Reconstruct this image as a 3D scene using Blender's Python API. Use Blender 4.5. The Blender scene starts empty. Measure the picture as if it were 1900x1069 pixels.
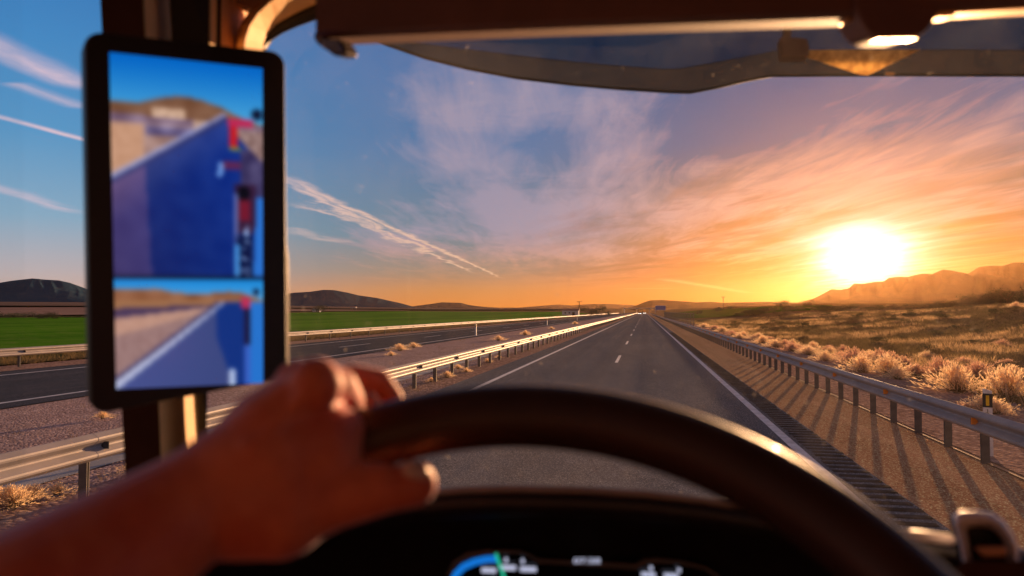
import bpy, math, random
import numpy as np
from mathutils import Vector, Matrix, noise as mnoise
random.seed(7); RNG = np.random.default_rng(7)
R = math.radians
C = bpy.context.scene.collection
sc = bpy.context.scene

# ------------------------------------------------------------------ camera
F, CX, CY, HC = 1330.0, 950.0, 534.5, 2.15
YAW, PIT = R(10.44), R(1.873)
cam_d = bpy.data.cameras.new('camera'); cam = bpy.data.objects.new('camera', cam_d); C.objects.link(cam)
cam.location = (0, 0, HC); cam.rotation_euler = (R(90) + PIT, 0, YAW)
cam_d.sensor_width = 36; cam_d.lens = F / 1900 * 36
cam_d.clip_start = 0.02; cam_d.clip_end = 60000
cam_d.dof.use_dof = True; cam_d.dof.focus_distance = 45; cam_d.dof.aperture_fstop = 4.2
sc.camera = cam
FW = Vector((-math.sin(YAW)*math.cos(PIT), math.cos(YAW)*math.cos(PIT), math.sin(PIT)))
RT = Vector((math.cos(YAW), math.sin(YAW), 0)); UP = RT.cross(FW)
EYE = Vector((0, 0, HC))
def ray(px, py): return FW + RT*((px-CX)/F) - UP*((py-CY)/F)
def P(px, py, d): return EYE + ray(px, py)*d
def on_ground(px, py, z=0.0):
    r = ray(px, py); t = (z-HC)/r.z; return EYE + r*t

# ------------------------------------------------------------------ sun, sky, exposure
sdir = ray(1603, 474).normalized()
SAZ = math.atan2(sdir.x, sdir.y); SEL = math.asin(sdir.z)
sun_d = bpy.data.lights.new('sun', 'SUN'); sun = bpy.data.objects.new('sun', sun_d); C.objects.link(sun)
sun_d.energy = 5.0; sun_d.angle = R(0.53); sun_d.color = (1.0, 0.55, 0.26)
sun.rotation_euler = (-sdir).to_track_quat('-Z', 'Y').to_euler()
sc.view_settings.view_transform = 'Standard'; sc.view_settings.look = 'None'
sc.view_settings.exposure = 0.9; sc.view_settings.gamma = 1.0
sc.render.engine = 'CYCLES'; sc.cycles.use_denoising = True
sc.cycles.max_bounces = 8; sc.cycles.transparent_max_bounces = 24; sc.cycles.volume_bounces = 1
sc.cycles.sample_clamp_indirect = 6

class X:                                                # tiny expression wrapper over math nodes
    nt = None
    def __init__(s, v): s.v = v
    @staticmethod
    def node(op, *a, clamp=False):
        n = X.nt.nodes.new('ShaderNodeMath'); n.operation = op; n.use_clamp = clamp
        for i, q in enumerate(a):
            q = q.v if isinstance(q, X) else q
            if isinstance(q, (int, float)): n.inputs[i].default_value = q
            else: X.nt.links.new(q, n.inputs[i])
        return X(n.outputs[0])
    def __add__(s, o): return X.node('ADD', s, o)
    __radd__ = __add__
    def __mul__(s, o): return X.node('MULTIPLY', s, o)
    __rmul__ = __mul__
    def __sub__(s, o): return X.node('SUBTRACT', s, o)
    def __rsub__(s, o): return X.node('SUBTRACT', o, s)
    def __truediv__(s, o): return X.node('DIVIDE', s, o)
    def __pow__(s, o): return X.node('POWER', s, o)
    def mx(s, o): return X.node('MAXIMUM', s, o)
    def mn(s, o): return X.node('MINIMUM', s, o)
    def clamp(s): return X.node('ADD', s, 0.0, clamp=True)
    def sm(s, a, b):                                    # smoothstep
        n = X.nt.nodes.new('ShaderNodeMapRange'); n.interpolation_type = 'SMOOTHSTEP'; n.clamp = True
        X.nt.links.new(s.v, n.inputs['Value'])
        lo, hi, f0, f1 = (a, b, 0, 1) if a < b else (b, a, 1, 0)
        for k, q in (('From Min', lo), ('From Max', hi), ('To Min', f0), ('To Max', f1)): n.inputs[k].default_value = q
        return X(n.outputs['Result'])
def comb(x, y, z=0.0):
    n = X.nt.nodes.new('ShaderNodeCombineXYZ')
    for i, q in enumerate((x, y, z)):
        q = q.v if isinstance(q, X) else q
        if isinstance(q, (int, float)): n.inputs[i].default_value = q
        else: X.nt.links.new(q, n.inputs[i])
    return n.outputs[0]
def noise(vec, scale=1, detail=5, rough=0.55, dist=0.0):
    n = X.nt.nodes.new('ShaderNodeTexNoise'); X.nt.links.new(vec, n.inputs['Vector'])
    n.inputs['Scale'].default_value = scale; n.inputs['Detail'].default_value = detail
    n.inputs['Roughness'].default_value = rough; n.inputs['Distortion'].default_value = dist
    return X(n.outputs['Fac'])
def lin(c): return tuple(((v/255)/12.92 if v/255 <= .04045 else ((v/255+.055)/1.055)**2.4) for v in c)
def cmix(f, a, b, mode='MIX'):
    n = X.nt.nodes.new('ShaderNodeMix'); n.data_type = 'RGBA'; n.blend_type = mode
    for k, q in ((0, f), (6, a), (7, b)):
        if isinstance(q, X): q = q.v
        if isinstance(q, (int, float)): n.inputs[k].default_value = q
        elif isinstance(q, tuple): n.inputs[k].default_value = (*q[:3], 1)
        else: X.nt.links.new(q, n.inputs[k])
    return n.outputs[2]
def ramp(f, stops):
    n = X.nt.nodes.new('ShaderNodeValToRGB'); X.nt.links.new(f.v if isinstance(f, X) else f, n.inputs[0])
    cr = n.color_ramp; cr.interpolation = 'EASE' if False else 'LINEAR'
    while len(cr.elements) < len(stops): cr.elements.new(0.5)
    for e, (p, c) in zip(cr.elements, stops): e.position = p; e.color = (*c[:3], 1)
    return n.outputs[0]

def qpt(px, py):                                        # a direction as a point on the cirrus sheet
    r = ray(px, py); return (r.x/r.z, r.y/r.z)

w = bpy.data.worlds.new('World'); sc.world = w; w.use_nodes = True
nt = w.node_tree; nt.nodes.clear(); X.nt = nt
def build_sky():
    out = nt.nodes.new('ShaderNodeOutputWorld'); bg = nt.nodes.new('ShaderNodeBackground')
    nt.links.new(bg.outputs[0], out.inputs[0])
    tc = nt.nodes.new('ShaderNodeTexCoord'); sp = nt.nodes.new('ShaderNodeSeparateXYZ')
    nm = nt.nodes.new('ShaderNodeVectorMath'); nm.operation = 'NORMALIZE'
    nt.links.new(tc.outputs['Generated'], nm.inputs[0]); nt.links.new(nm.outputs[0], sp.inputs[0])
    dx, dy, dz = (X(sp.outputs[i]) for i in range(3))
    sky = nt.nodes.new('ShaderNodeTexSky'); sky.sky_type = 'NISHITA'; sky.sun_disc = False
    sky.sun_elevation = SEL; sky.sun_rotation = SAZ; sky.altitude = 600; sky.air_density = 1.2
    sky.dust_density = 2.0; sky.ozone_density = 2.0
    # angle to the sun and azimuth difference
    cs = dx*sdir.x + dy*sdir.y + dz*sdir.z
    ang = X.node('ARCCOSINE', X.node('MINIMUM', cs, 0.99999))*(180/math.pi)
    hx, hy = math.sin(SAZ), math.cos(SAZ)
    hl = X.node('SQRT', dx*dx + dy*dy).mx(1e-4)
    az = X.node('ARCCOSINE', ((dx*hx + dy*hy)/hl).mn(0.99999))*(180/math.pi)
    el = X.node('ARCSINE', dz.mx(0.0))*(180/math.pi)
    e = el/40.0
    far = ramp(e, [(0.0, lin((226, 184, 160))), (0.07, lin((192, 182, 186))), (0.16, lin((140, 176, 202))), (0.30, lin((92, 156, 204))), (0.45, lin((70, 140, 200))), (0.60, lin((54, 120, 188))), (0.9, lin((58, 62, 82)))])
    mid = ramp(e, [(0.0, lin((228, 136, 54))), (0.04, lin((202, 138, 84))), (0.08, lin((150, 136, 122))), (0.15, lin((108, 136, 154))), (0.32, lin((76, 122, 170))), (0.60, lin((62, 110, 172))), (0.9, lin((62, 60, 78)))])
    near = ramp(e, [(0.0, lin((210, 94, 0))), (0.06, lin((184, 80, 2))), (0.14, lin((184, 110, 46))), (0.22, lin((128, 106, 98))), (0.32, lin((74, 98, 136))), (0.60, lin((54, 90, 148))), (0.9, lin((64, 58, 68)))])
    c = cmix(az.sm(5, 30), near, cmix(az.sm(30, 62), mid, far))
    c = cmix(az.sm(78, 130), c, lin((160, 130, 126)))
    # cirrus sheet, rolled out along the wind (about the road's direction)
    z = dz.mx(0.012); wa = R(-6.5); ca, sa = math.cos(wa), math.sin(wa)
    qx, qy = dx/z, dy/z
    s = qx*ca - qy*sa; t = qx*sa + qy*ca
    # in s,t: s across the wind, t along
    n1 = noise(comb(s*1.3+t*.05, t*0.19, 3.1), 1.0, 6, 0.55, 0.9)
    n2 = noise(comb(s*3.8, t*0.75, 7.7), 1.0, 5, 0.6, 1.2)
    n3 = noise(comb(s*0.55+1.7, t*0.30, 1.3), 1.0, 3, 0.5, 0.6)
    n4 = noise(comb(s*2.2, t*5.0, 5.0), 1.0, 4, 0.6, 1.6)*noise(comb(s*.9, t*.8, 15.0), 1.0, 2, 0.5, 0.5).sm(.4, .65) + 0.0      # fine ripples across
    rr = (s/t.mx(.05)).sm(-0.46, -0.22)
    azd = X.node('ARCTAN2', dx, dy)*(180/math.pi); blob = X.node('ADD', 0.0, 0.0)
    for (px_, py_, ra, re_, k_) in BLOBS:
        rv = ray(px_, py_).normalized(); a0 = math.degrees(math.atan2(rv.x, rv.y)); e0 = math.degrees(math.asin(rv.z))
        u_ = (azd-a0)/ra; v_ = (el-e0)/re_; blob = blob + X.node('EXPONENT', (u_*u_+v_*v_)*-1.0)*k_
    dens = (n1*1.3 + n2*0.6 + n3*1.0 - 1.46 + rr*0.16 - (1-rr)*0.34 + blob)*2.0 + (n2-.5)*.35 + (n4-0.28)*0.7*el.sm(6, 11)*azd.sm(14, 4)*azd.sm(-26, -18)
    dens = dens.clamp()*el.sm(1.2, 5.0)
    # contrails: straight lines on the sheet
    wob = (noise(comb(s*2.2, t*0.8, 2.0), 1.0, 4, 0.6)-0.5)
    wob2 = (noise(comb(s*6, t*2.2, 9.0), 1.0, 5, 0.7)-0.5)
    tr = None
    for (x0, y0, x1, y1, wd, stg, wb) in TRAILS:
        ax, ay = qpt(x0, y0); bx, by = qpt(x1, y1)
        L2 = (bx-ax)**2 + (by-ay)**2
        h = X.node('ADD', ((qx-ax)*(bx-ax) + (qy-ay)*(by-ay))/L2, 0.0)
        hc = h.clamp()
        ex = qx - ax - hc*(bx-ax) + wob*wb; ey = qy - ay - hc*(by-ay) + wob2*wb*0.35
        d = X.node('SQRT', ex*ex + ey*ey)
        m = (d.sm(wd, 0.0)**1.4)*stg*hc.sm(0.0, 0.12)*hc.sm(1.0, 0.8)*(wob2*1.6+0.8).clamp()
        tr = m if tr is None else tr.mx(m)
    ccol = cmix(ang.sm(8, 25), lin((230, 174, 158)), lin((170, 158, 180)))
    ccol = cmix(el.sm(7, 1), ccol, cmix(az.sm(25, 60), lin((240, 160, 86)), lin((226, 170, 156))))
    c = cmix((dens*0.78).mn(0.82), c, ccol)
    # darker cloud bars low near the sun
    nb = noise(comb(s*0.9+t*.30, t*0.22, 23.5), 1.0, 5, 0.55, 0.5)
    bars = nb.sm(0.50, 0.60)*el.sm(1.2, 3.0)*el.sm(14, 6)*ang.sm(3.5, 7)*az.sm(28, 12)
    for (px_, py_, ra, re_, sl) in ((1820, 438, 5.0, .55, .10), (1750, 474, 3.2, .28, .06), (1440, 440, 2.6, .50, .16), (1860, 462, 2.2, .25, .08), (1480, 455, 1.4, .2, .1), (1700, 512, 1.6, .18, 0)):
        rv = ray(px_, py_).normalized(); a0 = math.degrees(math.atan2(rv.x, rv.y)); e0 = math.degrees(math.asin(rv.z))
        u_ = (azd-a0)/ra; v_ = (el-e0-(azd-a0)*sl+(nb-.5)*1.6)/re_; bars = bars + X.node('EXPONENT', (u_*u_+v_*v_)*-1.0)*.9
    bars = (bars*(n2*1.6-.1)).clamp()
    c = cmix(bars*0.75, c, lin((128, 82, 54)))
    c = cmix((tr*0.9).mn(0.9), c, cmix(az.sm(20, 60), lin((255, 205, 160)), lin((236, 204, 214))))
    # aureole of the sun
    ang2 = X.node('SQRT', (az*az)*0.62 + (el-math.degrees(SEL))*(el-math.degrees(SEL))*(el-math.degrees(SEL)+60)/50)
    ang2 = ang2*(1.0 + (noise(comb(s*2.2, t*.35, 31.0), 1.0, 3, .55)-.5)*.9)
    g1 = X.node('EXPONENT', ang2*-1.05)*11.0
    g2 = X.node('EXPONENT', ang*-0.20)*0.07
    glow = cmix(1.0, cmix(1.0, (0, 0, 0), comb(g1*1.0, g1*0.78, g1*0.72), 'ADD'), comb(g2*1.0, g2*0.40, g2*0.07), 'ADD')
    c = cmix(1.0, c, glow, 'ADD')
    nis = cmix(1.0, sky.outputs[0], (0.004, 0.004, 0.004), 'MULTIPLY')
    c = cmix(1.0, cmix(1.0, c, (0.92, 0.92, 0.92), 'MULTIPLY'), nis, 'ADD')
    c = cmix(dz.sm(-0.02, 0.0), (0.10, 0.07, 0.055), c)
    nt.links.new(c, bg.inputs[0]); bg.inputs[1].default_value = 0.535
BLOBS = [(1000, 410, 9, 3.2, .38), (860, 280, 5, 6, .30), (1180, 320, 6, 3.4, .30), (760, 200, 4, 3, .12), (1080, 200, 5, 2.5, .2), (1300, 225, 5, 2.6, -.34), (640, 300, 7, 7, -.35), (1040, 270, 3, 2.2, -.2), (1230, 440, 6, 1.4, -.22), (1520, 330, 11, 3.5, .22), (1180, 490, 8, 1.0, -.15), (1720, 190, 6, 3, -.12), (1560, 170, 5, 2, -.1), (980, 190, 5, 2, .10)]
TRAILS = [(380, 262, 935, 518, 0.11, 1.0, 0.42), (430, 292, 880, 508, 0.13, 1.0, 0.75), (560, 372, 800, 470, 0.16, .8, 1.0), (520, 420, 640, 452, .35, .45, .9),
          (-120, 35, 175, 172, 0.16, .9, 0.18), (-100, 190, 330, 305, 0.08, 1.0, 0.06), (20, 150, 160, 205, 0.12, .6, 0.16),
          (-200, 290, 160, 400, 0.22, .6, 0.4), (1215, 515, 1400, 545, 0.6, .4, 0.6), (1150, 536, 1260, 535, 0.4, .4, 0.5)]
build_sky()

# ------------------------------------------------------------------ helpers
def M(name, col, rough=0.8, metal=0.0, var=0.12, scale=8.0, bump=0.0, bscale=40.0, spec=0.5, col2=None, trans=0.0, coat=0.0, emit=None, es=1.0):
    m = bpy.data.materials.new(name); m.use_nodes = True; nt = m.node_tree; X.nt = nt
    b = nt.nodes['Principled BSDF']; b.inputs['Roughness'].default_value = rough; b.inputs['Metallic'].default_value = metal
    b.inputs['Specular IOR Level'].default_value = spec; b.inputs['Coat Weight'].default_value = coat
    tc = nt.nodes.new('ShaderNodeTexCoord'); v = tc.outputs['Object']
    n = noise(v, scale, 5, 0.6)
    c2 = col2 or tuple(min(1, q*(1-var*2)) for q in col)
    c1 = col if col2 else tuple(min(1, q*(1+var)) for q in col)
    cc = cmix(n.sm(0.3, 0.7), c2, c1)
    nt.links.new(cc, b.inputs['Base Color'])
    if bump:
        bp = nt.nodes.new('ShaderNodeBump'); bp.inputs['Strength'].default_value = bump; bp.inputs['Distance'].default_value = 0.02
        nt.links.new(noise(v, bscale, 4, 0.6).v, bp.inputs['Height']); nt.links.new(bp.outputs[0], b.inputs['Normal'])
    if emit: b.inputs['Emission Color'].default_value = (*emit, 1); b.inputs['Emission Strength'].default_value = es
    if trans:
        o = nt.nodes['Material Output']; tl = nt.nodes.new('ShaderNodeBsdfTranslucent'); nt.links.new(cc, tl.inputs[0])
        mx = nt.nodes.new('ShaderNodeMixShader'); mx.inputs[0].default_value = trans
        nt.links.new(b.outputs[0], mx.inputs[1]); nt.links.new(tl.outputs[0], mx.inputs[2]); nt.links.new(mx.outputs[0], o.inputs[0])
    return m
class MB:
    def __init__(s): s.v = []; s.f = []; s.mi = []; s.n = 0
    def add(s, vs, fs, mi=0):
        s.v += [tuple(q) for q in vs]; s.f += [tuple(i+s.n for i in f) for f in fs]; s.mi += [mi]*len(fs); s.n += len(vs); return s
    def box(s, c, d, rz=0, mi=0):
        a, b = math.cos(rz), math.sin(rz); vs = []
        for z in (-.5, .5):
            for x, y in ((-.5, -.5), (.5, -.5), (.5, .5), (-.5, .5)):
                X_, Y_ = x*d[0], y*d[1]; vs.append((c[0]+X_*a-Y_*b, c[1]+X_*b+Y_*a, c[2]+z*d[2]))
        return s.add(vs, [(3, 2, 1, 0), (4, 5, 6, 7), (0, 1, 5, 4), (1, 2, 6, 5), (2, 3, 7, 6), (3, 0, 4, 7)], mi)
    def tube(s, pts, rad, n=10, mi=0, caps=True):
        pts = [Vector(p) for p in pts]; rs = rad if isinstance(rad, (list, tuple)) else [rad]*len(pts); vs = []
        ref = Vector((0, 0, 1))
        for i, p in enumerate(pts):
            t = (pts[min(i+1, len(pts)-1)] - pts[max(i-1, 0)]).normalized()
            if abs(t.dot(ref)) > .95: u = t.cross(Vector((1, 0, 0))).normalized()
            else: u = t.cross(ref).normalized()
            v = t.cross(u)
            for k in range(n):
                a = 2*math.pi*k/n; vs.append(p + (u*math.cos(a)+v*math.sin(a))*rs[i])
        fs = [(i*n+k, i*n+(k+1) % n, (i+1)*n+(k+1) % n, (i+1)*n+k) for i in range(len(pts)-1) for k in range(n)]
        if caps: fs += [tuple(range(n-1, -1, -1)), tuple((len(pts)-1)*n+k for k in range(n))]
        return s.add(vs, fs, mi)
    def loft(s, rows, closed=False, mi=0, cap=False):              # rows of equal length joined by quads
        n = len(rows[0]); vs = [q for r in rows for q in r]; m = n if closed else n-1
        fs = [(i*n+k, i*n+(k+1) % n, (i+1)*n+(k+1) % n, (i+1)*n+k) for i in range(len(rows)-1) for k in range(m)]
        if cap: fs += [tuple(range(n-1, -1, -1)), tuple((len(rows)-1)*n+k for k in range(n))]
        return s.add(vs, fs, mi)
    def slab(s, front, off, mi=0):                                 # polygon thickened by a vector
        n = len(front); front = [Vector(q) for q in front]; off = Vector(off)
        vs = front + [q+off for q in front]
        fs = [tuple(range(n)), tuple(range(2*n-1, n-1, -1))] + [(k, k+n, (k+1) % n+n, (k+1) % n) for k in range(n)]
        return s.add(vs, fs, mi)
    def build(s, name, mats, parent=None, smooth=False, bevel=0, loc=None):
        me = bpy.data.meshes.new(name); me.from_pydata([tuple(v) for v in s.v], [], s.f)
        for m in (mats if isinstance(mats, (list, tuple)) else [mats]): me.materials.append(m)
        if any(s.mi): me.polygons.foreach_set('material_index', s.mi)
        me.update()
        if smooth: me.polygons.foreach_set('use_smooth', [True]*len(me.polygons))
        o = bpy.data.objects.new(name, me); C.objects.link(o)
        if parent: o.parent = parent; o.matrix_parent_inverse = Matrix.Translation(-parent.location) if False else Matrix.Identity(4)
        if parent and parent.get('_w'): pass
        if bevel:
            b = o.modifiers.new('bevel', 'BEVEL'); b.width = bevel; b.segments = 3; b.limit_method = 'ANGLE'
        return o
def tag(o, label=None, cat=None, group=None, kind=None):
    if label: o['label'] = label
    if cat: o['category'] = cat
    if group: o['group'] = group
    if kind: o['kind'] = kind
    return o
def empty(name, loc, label, cat, group=None):
    o = bpy.data.objects.new(name, None); C.objects.link(o); o.location = loc; o.empty_display_size = .1
    return tag(o, label, cat, group)
def wpart(mb, name, mats, root, **k):                               # part modelled in world coordinates under a thing
    l = Vector(root.location)
    mb.v = [tuple(Vector(v)-l) for v in mb.v]
    return mb.build(name, mats, root, **k)
def copy_tree(o, parent=None):
    c = o.copy(); C.objects.link(c); c.parent = parent
    for ch in [q for q in o.children]: copy_tree(ch, c)
    return c
def struct(o): o['kind'] = 'structure'; return o

# ------------------------------------------------------------------ ground materials
def ground_mat(name, c1, c2, c3, s1, s2, bump=0.6, grit=None, trans=0, streak=None):
    m = bpy.data.materials.new(name); m.use_nodes = True; nt = m.node_tree; X.nt = nt
    b = nt.nodes['Principled BSDF']; b.inputs['Roughness'].default_value = 1.0; b.inputs['Specular IOR Level'].default_value = 0
    g = nt.nodes.new('ShaderNodeNewGeometry'); v = g.outputs['Position']
    if streak:
        sp = nt.nodes.new('ShaderNodeSeparateXYZ'); nt.links.new(v, sp.inputs[0])
        v2 = comb(X(sp.outputs[0])*streak[0], X(sp.outputs[1])*streak[1], X(sp.outputs[2]))
    else: v2 = v
    n1 = noise(v2, s1, 5, .6); n2 = noise(v, s2, 4, .7)
    c = cmix(n1.sm(.35, .65), c1, c2); c = cmix(n2.sm(.45, .75)*.7, c, c3)
    h = n2
    if grit:
        vo = nt.nodes.new('ShaderNodeTexVoronoi'); vo.inputs['Scale'].default_value = grit; nt.links.new(v, vo.inputs['Vector'])
        d = X(vo.outputs['Distance']); hs = nt.nodes.new('ShaderNodeSeparateColor'); nt.links.new(vo.outputs['Color'], hs.inputs[0])
        c = cmix(X(hs.outputs[0]).sm(.55, .95)*.5, c, tuple(min(1, q*1.9) for q in c3))
        c = cmix(X(hs.outputs[1]).sm(.6, 1)*.5, c, tuple(q*.4 for q in c1)); h = h*.5 - d*.9
    nt.links.new(c, b.inputs['Base Color'])
    bp = nt.nodes.new('ShaderNodeBump'); bp.inputs['Strength'].default_value = bump; bp.inputs['Distance'].default_value = .05
    nt.links.new(h.v, bp.inputs['Height']); nt.links.new(bp.outputs[0], b.inputs['Normal'])
    return m
def asphalt(name, base, warm, grit=90):
    m = bpy.data.materials.new(name); m.use_nodes = True; nt = m.node_tree; X.nt = nt
    b = nt.nodes['Principled BSDF']; b.inputs['Roughness'].default_value = .95; b.inputs['Specular IOR Level'].default_value = .0
    g = nt.nodes.new('ShaderNodeNewGeometry'); v = g.outputs['Position']
    sp = nt.nodes.new('ShaderNodeSeparateXYZ'); nt.links.new(v, sp.inputs[0]); x, y = X(sp.outputs[0]), X(sp.outputs[1])
    lane = noise(comb(x*1.4, y*.02, 0), 1, 3, .5); big = noise(comb(x*.5, y*.12, 4), 1, 4, .6)
    vo = nt.nodes.new('ShaderNodeTexVoronoi'); vo.inputs['Scale'].default_value = grit; nt.links.new(v, vo.inputs['Vector'])
    hs = nt.nodes.new('ShaderNodeSeparateColor'); nt.links.new(vo.outputs['Color'], hs.inputs[0]); gr = X(hs.outputs[0])
    c = cmix(lane.sm(.35, .65), base, warm); tr_ = X.node('SINE', (x+.35)*(2*math.pi/1.75)); c = cmix(tr_.sm(.1, .95)*.28, c, tuple(q*.62 for q in base)); cr_ = X.node('ABSOLUTE', noise(comb(x*.5, y*.16, 8), 1, 6, .65)-.5); c = cmix(cr_.sm(.006, .0)*.55, c, tuple(q*.35 for q in base)); c = cmix(big.sm(.4, .7)*.5, c, tuple(q*.75 for q in base))
    c = cmix(gr.sm(.72, 1.0)*.55, c, tuple(min(1, q*3.6) for q in warm)); c = cmix(gr.sm(.3, .0)*.5, c, tuple(q*.4 for q in base))
    nt.links.new(c, b.inputs['Base Color'])
    bp = nt.nodes.new('ShaderNodeBump'); bp.inputs['Strength'].default_value = .5; bp.inputs['Distance'].default_value = .006
    nt.links.new((gr*.8 + noise(v, 30, 4, .7)).v, bp.inputs['Height']); nt.links.new(bp.outputs[0], b.inputs['Normal'])
    return m
g_dirt = ground_mat('bare_earth', (.24, .15, .12), (.31, .20, .165), (.38, .27, .22), .35, 9, .8, 14)
g_plain = ground_mat('plain_earth', (.18, .12, .07), (.26, .17, .095), (.12, .098, .045), .05, 1.6, .9)
g_green = ground_mat('crop_green', (.058, .19, .014), (.11, .29, .020), (.20, .27, .06), .07, .5, .9, streak=(1, .12))
g_weed = ground_mat('weedy_verge', (.07, .07, .02), (.13, .11, .045), (.20, .15, .08), .3, 3.2, 1.0)
g_pink = ground_mat('ploughed_earth', (.30, .19, .15), (.36, .24, .19), (.24, .15, .11), .01, .2, .5, streak=(1, .1))
g_olive = ground_mat('dry_stubble', (.20, .14, .11), (.25, .175, .14), (.14, .11, .08), .008, .1, .5, streak=(.3, 1))
g_gravel = ground_mat('median_gravel', (.31, .22, .22), (.39, .28, .27), (.46, .36, .35), .5, 12, .9, 22)
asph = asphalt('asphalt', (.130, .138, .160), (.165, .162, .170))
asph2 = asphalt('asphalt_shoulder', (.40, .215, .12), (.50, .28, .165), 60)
asph3 = asphalt('asphalt_old', (.066, .074, .092), (.084, .088, .104))
paint = M('road_paint', (.78, .77, .80), .6, var=.06, scale=3, col2=(.50, .49, .50))
conc = M('channel_concrete', (.34, .34, .36), .85, var=.15, scale=1.5, bump=.3)

# ------------------------------------------------------------------ terrain
def sstep(a, b, x):
    t = np.clip((x-a)/(b-a), 0, 1); return t*t*(3-2*t)
def terr(x, y):
    x = np.asarray(x, float); y = np.asarray(y, float)
    r = np.hypot(x, y); a = np.degrees(np.arctan2(x, np.maximum(y, 1e-3)))
    right = sstep(0, 14, a)
    off = np.where(x > 0, x-8, -25-x); side = sstep(0, 40, off)
    h = side*(sstep(45, 150, r)*(right*(0.6+sstep(14, 27, a)*(1.7)))
              + np.maximum(r-250, 0)*(.0052+.0068*right+.0078*sstep(-12, -42, a))*sstep(200, 500, r)
              + right*np.minimum(np.maximum(r-60, 0), 200)*.010)
    h = h + side*(np.sin(x*.13+y*.05)*.10 + np.sin(y*.17-x*.07)*.10)*sstep(10, 40, r)*right
    h = np.where(r > 1300, np.maximum(h, (r-1300)*.0062*1.0), h)
    low = -.10*sstep(4.9, 5.6, x) - .35*sstep(6, 12, x)*(1-side) - .06*sstep(-6.0, -6.6, x)*sstep(-24.4, -23.6, x)*0
    return h + low - .03 + (-.5)*sstep(-24, -30, x)*(1-side)
def build_terrain():
    angs = np.concatenate([np.arange(-180, -62, 4.0), np.arange(-62, 42, .5), np.arange(42, 180.01, 4.0)])
    rs = [0.01]; r = 1.5
    while r < 14000: rs.append(r); r *= 1.055
    rs.append(14000)
    A, Rr = np.meshgrid(np.radians(angs), rs)
    x = np.sin(A)*Rr; y = np.cos(A)*Rr; z = terr(x, y)
    # keep the strip under the roads below the road sheets
    inroad = (x > -25.2) & (x < 5.2)
    z = np.where(inroad, -.06, z)
    z = np.where((x >= 5.2-0.0) & (x < 5.6), np.minimum(z, -.05), z)
    n = len(angs); v = np.stack([x, y, z], -1).reshape(-1, 3)
    f = [(i*n+k, i*n+k+1, (i+1)*n+k+1, (i+1)*n+k) for i in range(len(rs)-1) for k in range(n-1)]
    mb = MB(); mb.add(v, f); o = mb.build('ground', g_plain, smooth=True); return struct(o)
build_terrain()
def draped(name, mat, pts_a, pts_b, lift, nu=40, nv=14):           # quad strip between two polylines, on the terrain
    rows = []
    for j in range(nv+1):
        q = j/nv; row = []
        for i in range(nu+1):
            u = i/nu*(len(pts_a)-1); k = min(int(u), len(pts_a)-2); t = u-k
            a = np.array(pts_a[k])*(1-t)+np.array(pts_a[k+1])*t; b = np.array(pts_b[k])*(1-t)+np.array(pts_b[k+1])*t
            p = a*(1-q)+b*q; row.append((p[0], p[1], float(terr(p[0], p[1]))+lift))
        rows.append(row)
    mb = MB(); mb.loft(rows); return struct(mb.build(name, mat, smooth=True))
# left of the far carriageway: weedy verge, green crop, ploughed and stubble fields
draped('verge', g_weed, [(-25.6, -30), (-25.6, 500)], [(-36, -30), (-40, 500)], .10, 60, 4)
draped('green_field', g_green, [(-37, -30), (-38, 200), (-42, 560)], [(-150, -60), (-190, 180), (-190, 560)], .30, 40, 20)
draped('ploughed_field', g_pink, [(-205, 60), (-215, 250), (-200, 600)], [(-420, 100), (-420, 400), (-300, 800)], .6, 30, 14)
draped('stubble_field', g_olive, [(-430, 100), (-440, 420), (-60, 900)], [(-1500, 300), (-1500, 1500), (-100, 1700)], 1.6, 30, 20)
g_green2 = ground_mat('crop_dark', (.050, .10, .008), (.075, .13, .012), (.10, .12, .03), .02, .4, .9)
draped('green_field', g_green2, [(9, 245), (32, 245), (60, 240)], [(22, 640), (75, 640), (150, 620)], .35, 20, 12)
draped('green_field', g_green2, [(95, 210), (140, 200)], [(98, 224), (150, 213)], .35, 10, 5)
draped('plain', ground_mat('dark_scrub', (.13, .09, .042), (.19, .13, .06), (.09, .08, .035), .02, .3, .8), [(22, 645), (76, 645), (152, 625), (84, 218), (130, 190), (220, 170)], [(30, 1500), (420, 1500), (620, 1350), (820, 1250), (900, 1000), (1000, 700)], .6, 60, 40)
# bare earth shoulder right of the guardrail
draped('earth_verge', g_dirt, [(4.82, -20), (4.82, 60), (4.82, 300)], [(13, -20), (11, 60), (7.5, 300)], .055, 120, 8)

# ------------------------------------------------------------------ roads
Y0, Y1 = -25, 1500
def strip(name, mat, x0, x1, z, y0=Y0, y1=Y1, n=30):
    ys = [y0 + (y1-y0)*(i/n)**2 for i in range(n+1)]
    mb = MB(); mb.loft([[(x0, y, z) for y in ys], [(x1, y, z) for y in ys]]); mb.f = [f[::-1] for f in mb.f]
    return struct(mb.build(name, mat))
strip('road', asph, -5.55, 2.95, 0.0)
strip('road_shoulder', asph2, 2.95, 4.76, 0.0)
strip('road', asph3, -22.9, -14.1, -.02)
strip('median', g_gravel, -14.1, -5.55, -.035)
strip('drainage_channel', conc, -8.6, -7.5, -.020, Y0, 500)
strip('edge_strip', g_dirt, -6.75, -5.55, -.012)
strip('edge_strip', M('kerb_sand', (.50, .28, .15), .9, bump=.3, scale=30), 4.74, 4.83, .014)
strip('edge_strip', g_dirt, -25.2, -22.9, -.03)
strip('edge_line', paint, 2.26, 2.42, .004)
strip('edge_line', paint, -4.73, -4.57, .004)
strip('edge_line', paint, -15.05, -14.9, -.016)
strip('edge_line', paint, -21.55, -21.4, -.016)
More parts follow.
